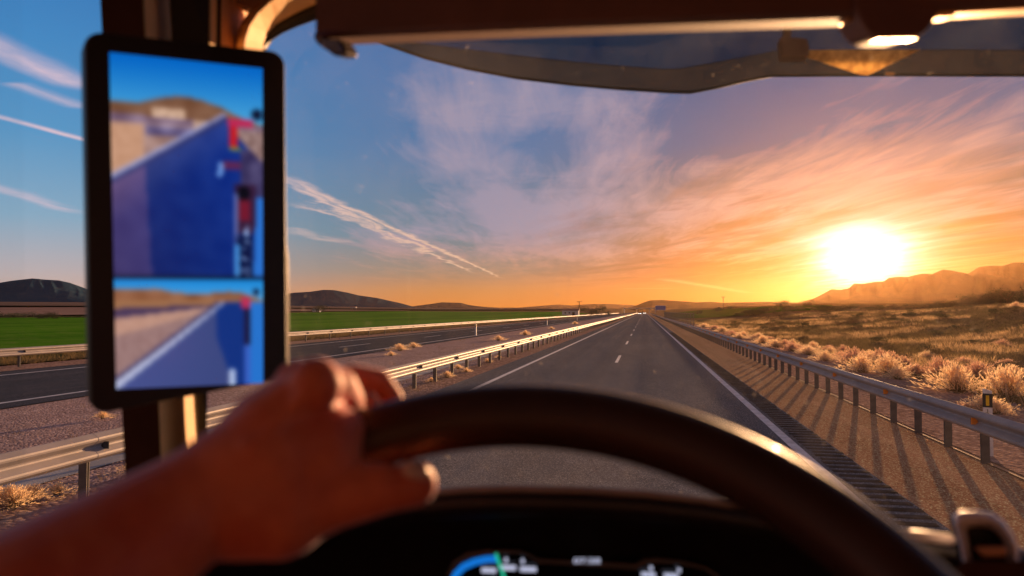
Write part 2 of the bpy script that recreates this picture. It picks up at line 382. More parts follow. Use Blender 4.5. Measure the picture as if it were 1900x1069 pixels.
def dashes(name, x, z, y_first, per, ln, w):
    mb = MB(); y = y_first
    while y < 900:
        mb.add([(x-w/2, y, z), (x+w/2, y, z), (x+w/2, y+ln, z), (x-w/2, y+ln, z)], [(0, 1, 2, 3)]); y += per
    return struct(mb.build(name, paint))
dashes('lane_line', -1.165, .004, 30.5, 17.0, 5.0, .13)
dashes('lane_line', -18.2, -.016, 24.0, 17.0, 5.0, .12)
mb = MB(); y = 3.0                                                   # rumble strip: cross ribs beside the edge line
while y < 75:
    z0 = .004; h = random.uniform(.005, .009); x0, x1 = 2.50+random.uniform(-.02, .02), 2.93+random.uniform(-.05, .03)
    mb.add([(x0, y, z0), (x1, y, z0), (x1, y+.03, h+z0), (x0, y+.03, h+z0), (x0, y+.12, h+z0), (x1, y+.12, h+z0), (x1, y+.15, z0), (x0, y+.15, z0)],
           [(0, 1, 2, 3), (3, 2, 5, 4), (4, 5, 6, 7)]); y += .27
struct(mb.build('rumble_strip', M('rumble_shade', (.085, .065, .052), .9, bump=.6, spec=.1, var=.3, scale=3)))  # shading of the ribs put into a darker base colour

# ------------------------------------------------------------------ guardrails
steel = M('galvanised_steel', (.38, .335, .33), .6, .1, var=.10, scale=2.5, col2=(.30, .265, .26), bump=.05, bscale=6)
steel_d = M('post_steel', (.13, .115, .11), .7, .1, var=.15, scale=5)
amber = M('amber_reflector', (1.0, .30, .02), .4, var=0)
dark_br = M('reflector_bracket', (.05, .05, .055), .5)
W = [(0, .440), (.012, .445), (.078, .485), (.083, .505), (.078, .525), (.010, .580), (.004, .597), (.010, .614), (.078, .669), (.083, .690), (.078, .709), (.012, .748), (0, .753)]
def guardrail(name, x, face, y0, y1, post0, step, label, zb=0.0, refl=None, npost_max=100, seg=4.0):
    root = empty(name, (x, y0, zb), label, 'guardrail')
    mb = MB(); y = y0; k = 0
    while y < y1:
        L = seg if y < 140 else 40.0
        e = .0025*(k % 2)
        fr = [(face*(.10+o+e), z) for o, z in W]; bk = [(face*(.10+o+e-.004), z) for o, z in W][::-1]
        prof = fr+bk
        mb.loft([[(q[0], yy-y0, q[1]) for q in prof] for yy in (y, y+L+.15)], closed=True, cap=True)
        y += L; k += 1
    mb.build('beam', steel, root)
    pm = MB(); pm.box((0, .022, .36), (.10, .005, .72)); pm.box((0, -.022, .36), (.10, .005, .72)); pm.box((-face*.05, 0, .36), (.005, .05, .72))
    pm.box((face*.05, .016, .36), (.005, .014, .72)); pm.box((face*.05, -.016, .36), (.005, .014, .72))
    bm_ = MB(); bm_.box((face*.076, 0, .60), (.05, .09, .20))
    me_p = None; i = 0; y = post0
    post0_o = None
    far = MB()
    while y < min(y1, 420):
        if i < npost_max:
            if post0_o is None:
                post0_o = pm.build('post', steel_d, root); post0_o.location = (0, y-y0, 0)
                bl0 = bm_.build('spacer', steel_d, post0_o)
            else:
                c = post0_o.copy(); C.objects.link(c); c.parent = root; c.location = (0, y-y0, 0)
                if i < 40: b = bl0.copy(); C.objects.link(b); b.parent = c
        else: far.box((0, y-y0, .36), (.10, .05, .72))
        y += step; i += 1
    if far.v: o = far.build('far_posts', steel_d, root); o['kind'] = 'stuff'
    if refl:
        ya, st, mode, n = refl; ro = None
        for k in range(n):
            yy = ya+k*st-y0
            if ro is None:
                rb = MB(); X0 = face*.106
                rb.add([(X0, -.02, .555), (X0, -.02, .640), (X0+face*.085, 0, .640), (X0+face*.085, 0, .555), (X0, .012, .555), (X0, .012, .640), (X0+face*.085, .006, .640), (X0+face*.085, .006, .555)],
                       [(0, 1, 2, 3), (7, 6, 5, 4), (1, 5, 6, 2), (0, 3, 7, 4), (3, 2, 6, 7), (0, 4, 5, 1)])
                ro = rb.build('reflector', dark_br, root); ro.location = (0, yy, 0)
                if mode:
                    lens = MB(); lens.box((X0+face*.046, -.020, .600), (.084, .016, .094)); lo = lens.build('reflector_lens', amber, ro, bevel=.003)
            else:
                c = ro.copy(); C.objects.link(c); c.parent = root; c.location = (0, yy, 0)
                if mode: l2 = lo.copy(); C.objects.link(l2); l2.parent = c
    return root
guardrail('guardrail', 4.73, -1, -12, 700, 11.25-1.26*12, 1.26, 'grey steel guardrail in shade on closely spaced posts along the right shoulder, casting long shadows', refl=(11.22-3.78, 3.78, True, 20))
guardrail('guardrail', -6.32, 1, -12.75, 700, 7.25-2*6, 2.0, 'sunlit steel guardrail along the left edge of the near carriageway, beside the median', refl=(7.4, 4.0, False, 45))
guardrail('guardrail', -23.9, 1, -8, 700, 4.0, 4.0, 'low sunlit guardrail beyond the far carriageway, in front of the green field', refl=(4.1, 4.0, False, 50))

# ------------------------------------------------------------------ delineator posts
white_pl = M('white_plastic', (.75, .75, .78), .5); black_pl = M('black_plastic', (.02, .02, .022), .5)
yel = M('yellow_reflector', (1.0, .60, .02), .35)
def delineator(x, y, z, label, group=None, big=False):
    root = empty('delineator_post', (x, y, z), label, 'road marker post', group)
    m = MB(); pr = [(-.06, -.04), (-.02, -.055), (.02, -.055), (.06, -.04), (.055, .04), (-.055, .04)]
    m.loft([[(a, b, 0) for a, b in pr], [(a, b, .98) for a, b in pr], [(a, b, 1.05 if a < 0 else 1.02) for a, b in pr]], closed=True, cap=True)
    m.build('post_body', white_pl, root)
    m = MB(); m.loft([[(a*1.04, b*1.04, .78) for a, b in pr], [(a*1.04, b*1.04, .985) for a, b in pr]], closed=True, cap=True); band = m.build('black_band', black_pl, root)
    m = MB(); m.box((0, -.060, .882), (.042, .006, .15)); m.build('reflector', yel, root, bevel=.002)
    if big:
        cu = bpy.data.curves.new('numeral', 'FONT'); cu.body = '1'; cu.size = .07; cu.align_x = 'CENTER'; cu.extrude = .001
        t = bpy.data.objects.new('numeral', cu); me = bpy.data.meshes.new_from_object(t)
        n = bpy.data.objects.new('numeral', me); me.materials.append(black_pl); C.objects.link(n); n.parent = root
        n.location = (0, -.0575, .705); n.rotation_euler = (R(90), 0, 0)
        cu2 = bpy.data.curves.new('numeral', 'FONT'); cu2.body = '0.5'; cu2.size = .035; cu2.align_x = 'CENTER'; cu2.extrude = .001
    return root
d = delineator(5.05, 11.9, -.06, 'white marker post with black band, yellow reflector and the numeral 1 behind the right guardrail', big=True)
d.rotation_euler = (0, 0, R(-22))
for i, (px, py) in enumerate(((883, 622), (1015, 603.5), (1071, 595))):
    g = on_ground(px, py); delineator(g.x, g.y, -.03, ['slim white marker post in the median, nearest of three', 'slim white marker post in the median, second of three', 'slim white marker post in the median, farthest of three'][i])

# ------------------------------------------------------------------ vegetation
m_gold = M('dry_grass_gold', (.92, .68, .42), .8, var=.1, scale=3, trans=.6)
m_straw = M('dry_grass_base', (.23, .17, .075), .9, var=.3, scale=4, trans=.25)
m_shrub = M('shrub_leaf', (.13, .11, .045), .85, var=.4, scale=2, trans=.25, col2=(.045, .05, .018))
m_shrub2 = M('shrub_leaf_dry', (.28, .19, .095), .85, var=.4, scale=2, trans=.3, col2=(.10, .08, .04))
m_tree = M('tree_leaf', (.05, .055, .022), .85, var=.4, scale=1, trans=.15, col2=(.03, .034, .015))
m_bark = M('bark', (.09, .06, .04), .95, bump=.4)
def tuft_mesh(seed, h=.7, spread=1.05, n=620, lean=-.25):
    rg = random.Random(seed); mb = MB(); mb2 = MB()
    for i in range(n):
        a = rg.uniform(0, 2*math.pi); b = abs(rg.gauss(0, .5)); r0 = rg.uniform(0, .14)
        hh = h*rg.uniform(.35, 1.2); sp = spread*b*rg.uniform(.6, 1.2)
        p0 = Vector((math.cos(a)*r0, math.sin(a)*r0, 0)); d = Vector((math.cos(a)*sp+lean*.3*hh, math.sin(a)*sp, hh*max(.18, 1-b*.5)))
        p1 = p0+d*.55+Vector((0, 0, .06*hh)); p2 = p0+d
        wv = Vector((-math.sin(a+rg.uniform(-1, 1)), math.cos(a), 0))*.0045
        mb2.add([p0-wv, p0+wv, p1+wv*.8, p1-wv*.8], [(0, 1, 2, 3)])
        # feathery seed head
        for k in range(4):
            q = p1.lerp(p2, k/4+rg.uniform(0, .25)); dd = Vector((rg.uniform(-1, 1), rg.uniform(-1, 1), rg.uniform(-.1, 1)))*.06+(p2-p1)*.3
            ww = Vector((rg.uniform(-1, 1), rg.uniform(-1, 1), rg.uniform(-1, 1))).normalized()*.011
            mb.add([q-ww, q+dd*.5+ww*1.3, q+dd, q+dd*.5-ww*1.3], [(0, 1, 2, 3)])
    return mb, mb2
def leafball(seed, n, rx, rz, size, zc, lobes=7, flat=.8):
    rg = random.Random(seed); mb = MB()
    cs = [(rg.gauss(0, .45)*rx, rg.gauss(0, .45)*rx, zc+rg.uniform(-.5, .6)*rz, rg.uniform(.35, .6)) for _ in range(lobes)]
    for i in range(n):
        cx, cy, cz, rr = rg.choice(cs); u = Vector((rg.gauss(0, 1), rg.gauss(0, 1), rg.gauss(0, 1))).normalized()
        rad = rg.uniform(.5, 1.08)**.6*rr
        p = Vector((cx+u.x*rx*rad, cy+u.y*rx*rad, max(.02, cz+u.z*rz*rad*flat)))
        a = Vector((rg.gauss(0, 1), rg.gauss(0, 1), rg.gauss(0, 1))).normalized()*size*rg.uniform(.5, 1.3); b = a.orthogonal().normalized()*size*rg.uniform(.3, .6)
        mb.add([p-a*.5, p+b*.5, p+a*.5, p-b*.5], [(0, 1, 2, 3)])
    return mb
def clear(x, y): return float(terr(x, y))
# golden clumps: thing > flower_heads, blades
def tuft_thing(seed, loc, scale, label, group, h=.8, n=620):
    root = empty('dry_grass_clump', loc, label, 'grass clump', group); a, b = tuft_mesh(seed, h, n=n)
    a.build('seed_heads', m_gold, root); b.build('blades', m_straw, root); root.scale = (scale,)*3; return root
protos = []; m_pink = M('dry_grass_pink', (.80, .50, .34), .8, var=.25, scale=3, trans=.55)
LG = 'feathery golden dry grass clump on the bare ground behind the right guardrail'
GG = 'golden grass clumps behind the right guardrail'
spots = [(1776, 722, 1.0), (1870, 730, 1.05), (1650, 690, .9), (1600, 690, .8), (1700, 690, .85), (1745, 690, .8), (1815, 690, .85), (1880, 690, .8), (1585, 672, .8), (1530, 668, .7), (1500, 655, .7), (1560, 660, .6), (1470, 650, .8), (1440, 643, .8), (1415, 636, .75), (1455, 643, .6), (1380, 625, .8), (1340, 615, .9), (1325, 610, .9), (1357, 618, .7), (1305, 606, .9), (1640, 672, .6), (1680, 672, .6), (1830, 765, .45), (1848, 768, .35), (1795, 762, .3), (1735, 705, .5), (1310, 604, .7), (1665, 700, .5), (1400, 628, .5), (1540, 650, .5), (1720, 660, .6), (1790, 668, .6), (1870, 670, .6), (1895, 560, 1.5), (1882, 563, 1.2), (1860, 640, .6), (1620, 655, .5)]
for k_ in range(34):
    f_ = random.random(); spots.append((1320+f_*330+random.uniform(-15, 30), 608+f_*62+random.uniform(-2, 8), random.uniform(.3, .75)))
for i, (px, py, s) in enumerate(spots):
    g = on_ground(px, min(max(py, 600), 1e4)+0, -.15)
    if i == 34: g = Vector((57, 118, 0))
    if i == 35: g = Vector((55, 120, 0))
    g.z = clear(g.x, g.y)
    if i < 4: o = tuft_thing(i+1, g, s, LG, GG); protos.append(o)
    elif i < 7: o = tuft_thing(i+9, g, s, LG, GG, h=[.55, .95, .75][i-4]); protos.append(o); [c_.data.materials.__setitem__(0, m_pink) for c_ in o.children if c_.name.startswith('seed')]
    else:
        o = copy_tree(protos[(i*5) % 7]); o.location = g; o.scale = (s*random.uniform(.9, 1.4), s*random.uniform(.9, 1.4), s*random.uniform(.75, 1.1)); o.rotation_euler[2] = random.uniform(0, 6.28)
names = {0: 'large golden dry grass clump just left of the near marker post', 1: 'large golden dry grass clump just right of the near marker post', 27: 'small wispy grass tuft right beside the near marker post, above the rail', 28: 'tiny wispy grass tuft right of the near marker post, touching the rail', 34: 'bright pampas-like clump standing high on the far edge of the plain at right', 35: 'smaller pampas-like clump left of the bright one high on the plain at right'}
allg = [o for o in C.objects if o.name.startswith('dry_grass_clump')]
for i, q in names.items():
    if i < len(allg): tag(allg[i], q)
# median clumps
mlab = ['pinkish dry bush in the median, left one of the closest pair', 'pinkish dry bush in the median, right one of the closest pair', 'small dry bush in the median just above the sunlit rail, third from the left', 'small dry bush in the median, fourth from the left', 'tiny dry bush in the median, fifth from the left', 'tiny dry bush in the median, farthest of the row', 'low dry tuft just left of the closest median bushes']
for i, (px, py, s) in enumerate(((742, 651, .55), (768, 645, .45), (925, 632, .55), (974, 622, .6), (1067, 602, .7), (1023, 611, .45), (726, 660, .3))):
    g = on_ground(px, py, -.03); o = copy_tree(protos[(i+1) % 4]); o.location = (g.x, g.y, -.04); o.scale = (s*1.0, s*1.0, s*.8)
    tag(o, mlab[i], 'bush', 'dry bushes in the median'); o.rotation_euler[2] = i
nr = 0
for i, (px, py, s) in enumerate(((25, 938, .26), (60, 925, .2), (105, 915, .16), (-20, 938, .28), (250, 880, .2), (830, 700, .24), (850, 684, .2), (865, 690, .18), (800, 708, .16), (190, 775, .16), (905, 672, .2), (925, 664, .16))):
    g = on_ground(px, py, 0); o = copy_tree(protos[(i) % 4]); o.location = (g.x, g.y, -.02); o.scale = (s*1.2, s*1.2, s)
    tag(o, 'wispy dry weed tuft growing at the foot of the left guardrail posts', 'weed', 'weed tufts by the left guardrail'); o.rotation_euler[2] = i*1.3
# low shrubs on the plain to the right
sh = []
for k in range(5):
    root = empty('low_shrub', (0, 0, -50), 'low scrubby bush on the dry plain right of the road', 'shrub', 'low shrubs scattered over the plain')
    leafball(k+20, 1500, .75, .42, .07, .36, 8).build('foliage', m_shrub if k % 2 == 0 else m_shrub2, root)
    st = MB(); [st.tube([(0, 0, 0), (math.cos(a)*.2, math.sin(a)*.2, .25), (math.cos(a)*.45, math.sin(a)*.45, .5)], [.02, .012, .005], 5) for a in (0, 1.3, 2.4, 3.6, 5)]
    st.build('stem', m_bark, root); sh.append(root)
cnt = 0; rg = random.Random(5)
while cnt < 170:
    a = R(rg.uniform(3, 28)); r = 14+156*rg.random()**1.1; x, y = math.sin(a)*r, math.cos(a)*r
    if x < 11+rg.random()*3: continue
    s = rg.uniform(.3, .95)*(1 + (r > 90)*.5)
    o = sh[cnt] if cnt < 5 else copy_tree(sh[cnt % 5])
    o.location = (x, y, clear(x, y)-.05); o.scale = (s, s, s*rg.uniform(.7, 1.1)); o.rotation_euler = (0, 0, rg.uniform(0, 6.28)); cnt += 1
for i in range(70):
    a = R(rg.uniform(7, 28)); r_ = rg.uniform(185, 430); x, y = math.sin(a)*r_, math.cos(a)*r_; s = rg.uniform(1.6, 3.6)
    o = copy_tree(sh[i % 5]); o.location = (x, y, clear(x, y)-.1); o.scale = (s*1.3, s*1.3, s*.8); o.rotation_euler = (0, 0, rg.uniform(0, 6.28))
    tag(o, 'dark distant bush far out on the plain beyond the near scrub', None, 'distant bushes far out on the plain')
# countless thin grass and scrub
def scatter_grass(name, n, seed, gen, mat, hmin, hmax, wide=.012, blades=9):
    rg = random.Random(seed); mb = MB(); k = 0
    while k < n:
        x, y = gen(rg)
        if x is None: continue
        z = clear(x, y)-.01; k += 1; r = math.hypot(x, y); sc_ = 1+r/120
        for b in range(blades):
            a = rg.uniform(0, 6.28); h = rg.uniform(hmin, hmax); o = rg.uniform(0, .1)*sc_
            p = Vector((x+math.cos(a)*o, y+math.sin(a)*o, z)); t = p+Vector((math.cos(a)*h*.5-.05*h, math.sin(a)*h*.5, h)); w_ = wide*sc_
            mb.add([p-Vector((w_/2, 0, 0)), p+Vector((w_/2, 0, 0)), t], [(0, 1, 2)])
    o = mb.build(name, mat); o['kind'] = 'stuff'; o['label'] = None; del o['label']; return o
def g_right(rg):
    a = R(rg.uniform(2, 29)); r = 15+190*rg.random()**1.3; x, y = math.sin(a)*r, math.cos(a)*r
    if x < 9.5: return None, None
    if mnoise.noise(Vector((x*.08, y*.05, 3))) < -.38: return None, None
    return x, y
tag(scatter_grass('dry_grass', 20000, 1, g_right, m_straw, .12, .42, .018), 'thin dry grass covering the plain right of the road', 'grass')
m_gold2 = M('dry_grass_pale', (.62, .42, .22), .85, var=.3, scale=.2, trans=.5)
def g_right2(rg):
    x, y = g_right(rg)
    if x is None or mnoise.noise(Vector((x*.12, y*.12, 9))) < .12: return None, None
    return x, y
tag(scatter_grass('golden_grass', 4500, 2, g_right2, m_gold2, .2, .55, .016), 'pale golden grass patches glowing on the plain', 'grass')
def g_left(rg):
    x = rg.uniform(-36, -25.3); y = 8+150*rg.random()**1.4
    return x, y
tag(scatter_grass('verge_weeds', 5000, 3, g_left, m_shrub2, .15, .5, .02), 'brown weeds on the verge behind the far guardrail', 'weeds')
m_crop = M('crop_blade', (.10, .24, .01), .8, var=.3, scale=.3, trans=.35, col2=(.05, .14, .005))
def g_crop(rg):
    f = rg.random()**1.8; return -37-70*f, 5+170*rg.random()
tag(scatter_grass('crop_blades', 16000, 8, g_crop, m_crop, .10, .32, .03, 7), 'short green crop standing in the field at left', 'crop')
def g_med(rg):
    x = rg.uniform(-7.4, -5.9) if rg.random() < .75 else rg.uniform(-14, -8.7); y = 3+70*rg.random()**1.5
    return x, y
o = scatter_grass('sparse_weeds', 420, 4, g_med, m_straw, .03, .14, .006, 8); tag(o, 'sparse dry weeds in the gravel under the left guardrail', 'weeds')

# trees
def tree_proto(seed, label, cat, h, r, group, mat=m_tree, n=1400):
    root = empty('tree', (0, 0, 0), label, cat, group)
    leafball(seed, n, r, h*.42, h*.055, h*.44, 9, 1.0).build('crown', mat, root)
    t = MB(); t.tube([(0, 0, 0), (.03*h, 0, h*.3), (0, .03*h, h*.62)], [h*.035, h*.026, h*.01], 7)
    for a in (0.4, 2.2, 4.1): t.tube([(.02*h, 0, h*.28), (math.cos(a)*r*.35, math.sin(a)*r*.35, h*.5), (math.cos(a)*r*.6, math.sin(a)*r*.6, h*.7)], [h*.018, h*.012, h*.004], 5)
    t.build('trunk', m_bark, root); return root
tp = [tree_proto(60+k, 'round dark tree in the line along the far edge of the plain at right', 'tree', 5, 3.4, 'trees edging the plain at right') for k in range(3)]
rg = random.Random(11)
for i in range(22):
    px = 1690+i*10.5+rg.uniform(-4, 4); r = 260+rg.uniform(-20, 25); v = ray(px, 555); v.z = 0; v = v.normalized()*r
    o = tp[i] if i < 3 else copy_tree(tp[i % 3]); s = (rg.uniform(.6, 1.1)+(px > 1860)*.25)*(.55+.8*(px-1690)/230)
    o.location = (v.x, v.y, clear(v.x, v.y)-.4); o.scale = (s*1.1, s*1.1, s); o.rotation_euler = (0, 0, rg.uniform(0, 6))
tq = [tree_proto(70+k, 'dark bushy tree in the belt behind the green field at left', 'tree', 4.5, 3.2, 'tree belt behind the green field') for k in range(3)]
for i in range(26):
    px = -40+i*9+rg.uniform(-5, 5); r = 235+rg.uniform(-12, 30)+(i % 2)*20; v = ray(px, 580); v.z = 0; v = v.normalized()*r
    o = tq[i] if i < 3 else copy_tree(tq[i % 3]); s = rg.uniform(.45, .75)*(1 if px < 105 else .5)
    o.location = (v.x, v.y, clear(v.x, v.y)-.3); o.scale = (s*1.25, s*1.25, s); o.rotation_euler = (0, 0, rg.uniform(0, 6))
singles = [(592, 575, 420, 1.5, 'lone dark tree beside a tiny pale shed below the left hill'), (1099, 583, 330, 1.15, 'round bush beyond the far guardrail, largest before the vanishing point'),
           (1130, 580, 420, .8, 'small bush beyond the far guardrail near the vanishing point'), (1118, 571, 800, 2.6, 'broad dark tree on the skyline right of the left utility pole'),
           (1083, 573, 700, 1.6, 'small tree on the skyline beside the left utility pole'), (1356, 565, 640, 1.2, 'small round tree on the skyline beside the right utility pole'),
           (1294, 573, 400, .9, 'bush at the left end of the green field right of the road'), (1450, 566, 560, 1.7, 'dim tree beyond the right green field under the sun'), (1330, 571, 430, 1.0, 'hedge tree left of centre behind the right green field'), (1500, 563, 560, 1.4, 'dim tree below the foot of the mountain')]
for px, py, r, s, lb in singles:
    v = ray(px, py); v.z = 0; v = v.normalized()*r; o = copy_tree(tp[int(px) % 3]); o.location = (v.x, v.y, clear(v.x, v.y)-.5)
    o.scale = (s, s, s*.9); tag(o, lb, 'tree', 'lone trees across the plain')

# ------------------------------------------------------------------ hills: each a ridge with its own distance and depth
def hill(name, prof, dist, depth, mat, rough_amp, seed, label=None, base=None, nv=46, spur=.25):
    pts = sorted(prof); xs = [p[0] for p in pts]; n = max(60, int((xs[-1]-xs[0])/2.2)); rows = []
    for j in range(nv+1):
        q = j/nv; row = []
        for i in range(n+1):
            px = xs[0]+(xs[-1]-xs[0])*i/n; py = float(np.interp(px, xs, [p[1] for p in pts]))
            v = ray(px, py); top = v.z/math.hypot(v.x, v.y); vv = Vector((v.x, v.y, 0)).normalized()
            dr = dist - depth + 2*depth*q; H = HC + top*dist
            g = 1-abs(q*2-1); sh_ = (g**.85)
            p = vv*dr
            gz = float(terr(p.x, p.y))
            nz = mnoise.fractal(Vector((p.x*4/depth, p.y*4/depth, seed)), .8, 2.1, 6)
            rid = abs(mnoise.noise(Vector((i*2.2/22+seed, q*2.2, seed))))*2
            z = gz-3 + (H-gz+3)*sh_*(1 - spur*rid*(1-g)*g*4) + nz*rough_amp*H*(.25+.75*(1-g))*min(1, g*4)*(0.35 if g > .93 else 1)
            row.append((p.x, p.y, z))
        rows.append(row)
    mb = MB(); mb.loft(rows); o = struct(mb.build(name, mat, smooth=False)); return o
h_haze_blue = ground_mat('hill_scrub_haze', (.024, .062, .105), (.040, .080, .120), (.06, .085, .11), .006, .045, .6)  # blue of the distant haze put into the scrub colour
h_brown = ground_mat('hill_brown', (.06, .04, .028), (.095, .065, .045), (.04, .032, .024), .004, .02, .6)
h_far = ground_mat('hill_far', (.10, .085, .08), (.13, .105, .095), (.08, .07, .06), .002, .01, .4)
hill('hill', [(-500, 548), (-350, 530), (-200, 525), (-80, 531), (-30, 530), (20, 521), (60, 516.5), (85, 519), (110, 520.5), (130, 525), (160, 536), (200, 548), (240, 557), (300, 563)], 2300, 420, h_haze_blue, .07, 3, spur=.08)
hill('hill', [(440, 562), (470, 556), (510, 549), (545, 543), (575, 541.5), (600, 538), (620, 538.5), (645, 543), (665, 548), (700, 553), (722, 558), (745, 563), (770, 570)], 2600, 420, h_haze_blue, .05, 5, spur=.08)
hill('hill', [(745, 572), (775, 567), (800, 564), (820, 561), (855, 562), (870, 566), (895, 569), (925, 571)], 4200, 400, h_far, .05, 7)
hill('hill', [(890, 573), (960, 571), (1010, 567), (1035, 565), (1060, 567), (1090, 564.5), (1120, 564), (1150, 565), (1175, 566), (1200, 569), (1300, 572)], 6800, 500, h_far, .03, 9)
hill('hill', [(1165, 573), (1180, 567), (1192, 562), (1205, 557.5), (1228, 556.5), (1250, 558), (1290, 561), (1320, 560), (1340, 562), (1420, 560), (1500, 562), (1560, 570)], 3000, 360, h_brown, .07, 12)
mpts = [(1480, 562), (1510, 554), (1528, 545), (1542, 537), (1560, 538), (1575, 535), (1585, 526), (1600, 527), (1622, 523), (1640, 522), (1650, 515), (1665, 514), (1685, 514), (1710, 508), (1730, 509), (1749, 500), (1765, 501.5), (1793, 507), (1805, 503), (1815, 496), (1828, 494), (1845, 493), (1860, 493), (1880, 487), (1900, 487), (1940, 480), (2000, 488), (2100, 500), (2250, 520), (2400, 545)]
hill('mountain', [(x, y+(0 if x < 1795 else 6+min(30, (x-1795)*.25))) for x, y in mpts], 3100, 420, h_brown, .10, 15, nv=60, spur=.5)
hill('mountain', [(1740, 560), (1770, 530), (1790, 511)] + [p for p in mpts if p[0] > 1793], 3700, 420, h_brown, .08, 18, nv=50, spur=.5)
hill('hill', [(1680, 562), (1760, 552), (1830, 544), (1900, 538), (2000, 530), (2200, 545)], 2100, 400, h_brown, .05, 22)

# ------------------------------------------------------------------ small distant things
wood_p = M('pole_wood', (.05, .04, .035), .9)
def pole(px, py_top, r, label):
    v = ray(px, 575); v.z = 0; v = v.normalized()*r; zt = HC + (577.9-py_top)/F*r
    root = empty('utility_pole', (v.x, v.y, clear(v.x, v.y)), label, 'utility pole'); h = zt-root.location.z
    m = MB(); m.tube([(0, 0, 0), (0, 0, h)], [.26, .18], 8); m.build('shaft', wood_p, root)
    m = MB(); m.box((0, 0, h-.4), (2.9, .25, .28)); m.build('crossarm', wood_p, root)
    m = MB(); [m.tube([(x, 0, h-.3), (x, 0, h+.1)], .1, 6) for x in (-1.2, 0, 1.2)]; m.build('insulators', black_pl, root)
pole(1075, 559, 420, 'wooden utility pole with a crossarm left of the vanishing point')
pole(1342, 551.5, 520, 'wooden utility pole with a crossarm right of the vanishing point')
wallm = M('render_white', (.55, .56, .60), .9); roofm = M('roof_tile', (.28, .12, .08), .9)
def shed(px, r, w_, d_, h_, label):
    v = ray(px, 575); v.z = 0; v = v.normalized()*r; root = empty('farm_building', (v.x, v.y, clear(v.x, v.y)), label, 'building')
    m = MB(); m.box((0, 0, h_/2), (w_, d_, h_)); m.build('wall', wallm, root)
    m = MB(); a, b = w_/2+.3, d_/2+.3; m.add([(-a, -b, h_), (a, -b, h_), (a, b, h_), (-a, b, h_), (-a, 0, h_+w_*.12), (a, 0, h_+w_*.12)], [(0, 1, 5, 4), (2, 3, 4, 5), (0, 4, 3), (1, 2, 5), (0, 3, 2, 1)]); m.build('roof', roofm, root)
    m = MB(); m.box((w_*.2, -d_/2-.03, h_*.35), (w_*.16, .06, h_*.7)); m.build('door', wood_p, root)
    for k in (-.3, -.05): m = MB(); m.box((w_*k, -d_/2-.03, h_*.55), (w_*.1, .06, h_*.25)); m.build('window', black_pl, root)
shed(1059, 400, 9, 6, 2.8, 'long pale farm building beyond the far guardrail below the left utility pole')
shed(588, 470, 4, 4, 2.2, 'tiny pale shed at the foot of the lone tree under the left hill')
shed(656, 900, 7, 5, 2.6, 'tiny farm building in the fields under the right half of the left hill')
blue = M('sign_blue', (.03, .08, .42), .5)
root = empty('road_sign', (6.6, 300, 0), 'wide blue direction sign on posts far ahead at the right of the road', 'road sign')
m = MB(); m.box((0, 0, 3.6), (4.2, .08, 1.9)); m.build('panel', blue, root)
m = MB(); [m.box((0, -.045, z), (4.1, .01, .07)) for z in (2.72, 4.48)]; [m.box((x, -.045, 3.6), (.07, .01, 1.69)) for x in (-2.0, 2.0)]; m.build('border', white_pl, root)
for x in (-1.5, 1.5): m = MB(); m.box((x, .1, 1.8), (.14, .12, 3.6)); m.build('post', steel_d, root)
root = empty('mesh_fence', (5.75, 88, 0), 'tall grey metal grille fence behind the right guardrail in the distance', 'fence')
m = MB(); 
for k in range(160): m.box((0, k*.80, .95), (.018, .022, 1.9))
for z in (.1, .95, 1.9): m.box((0, 63, z), (.045, 126, .05))
m.build('grille', steel_d, root)
for k in range(22): m = MB(); m.box((.06, k*6.0, .98), (.10, .10, 2.0)); m.build('post', steel_d, root)
root = empty('overpass', (0, 1000, 0), 'distant road bridge crossing over the motorway at the vanishing point', 'bridge')
m = MB(); m.box((-6, 0, 6.6), (44, 8, 1.1)); m.build('deck', conc, root)
for x in (-27, -10, 7, 15): m = MB(); m.box((x, 0, 3.0), (1.2, 6, 6.2)); m.build('pier', conc, root)
carw = M('car_paint_white', (.65, .65, .66), .3, coat=.6); tyre = M('tyre_rubber', (.02, .02, .02), .9); glassd = M('car_glass', (.03, .035, .04), .1)
lampm = M('headlight_lit', (.9, .9, .85), .3, emit=(1, .92, .8), es=10); tailm = M('tail_light', (.5, .02, .02), .3, emit=(1, .05, .02), es=1)
def car(x, y, label, mat, oncoming=True, lit=True):
    root = empty('car', (x, y, 0), label, 'car'); root.rotation_euler = (0, 0, 0 if oncoming else math.pi)
    side = [(-2.1, .35), (-2.15, .75), (-1.3, .92), (-.7, 1.42), (.9, 1.45), (1.6, 1.0), (2.1, .92), (2.12, .38)]
    m = MB(); m.loft([[(xx*(1 if z < 1 else .8), yy, z) for yy, z in side] for xx in (-.88, .88)], closed=True, cap=True); m.build('body', mat, root, bevel=.06)
    m = MB(); m.add([(-.66, -1.31, .95), (.66, -1.31, .95), (.6, -.74, 1.38), (-.6, -.74, 1.38)], [(0, 1, 2, 3)]); m.v = [(a, b-.04, c+.02) for a, b, c in m.v]; m.build('windscreen', glassd, root)
    for xx in (-.8, .8):
        for yy in (-1.35, 1.35):
            m = MB(); m.tube([(xx-.1, yy, .33), (xx+.1, yy, .33)], .33, 16); m.build('wheel', tyre, root)
    for xx in (-.65, .65):
        m = MB(); m.tube([(xx, -2.12, .66), (xx, -2.19, .66)], .12, 12); m.build('headlight', lampm if lit else carw, root)
    return root
car(-1.5-1.6, 520, 'oncoming-looking pale car with bright lights, left of two near the vanishing point', carw)
car(.3, 640, 'small pale car with lit lamps, right of two near the vanishing point', carw)

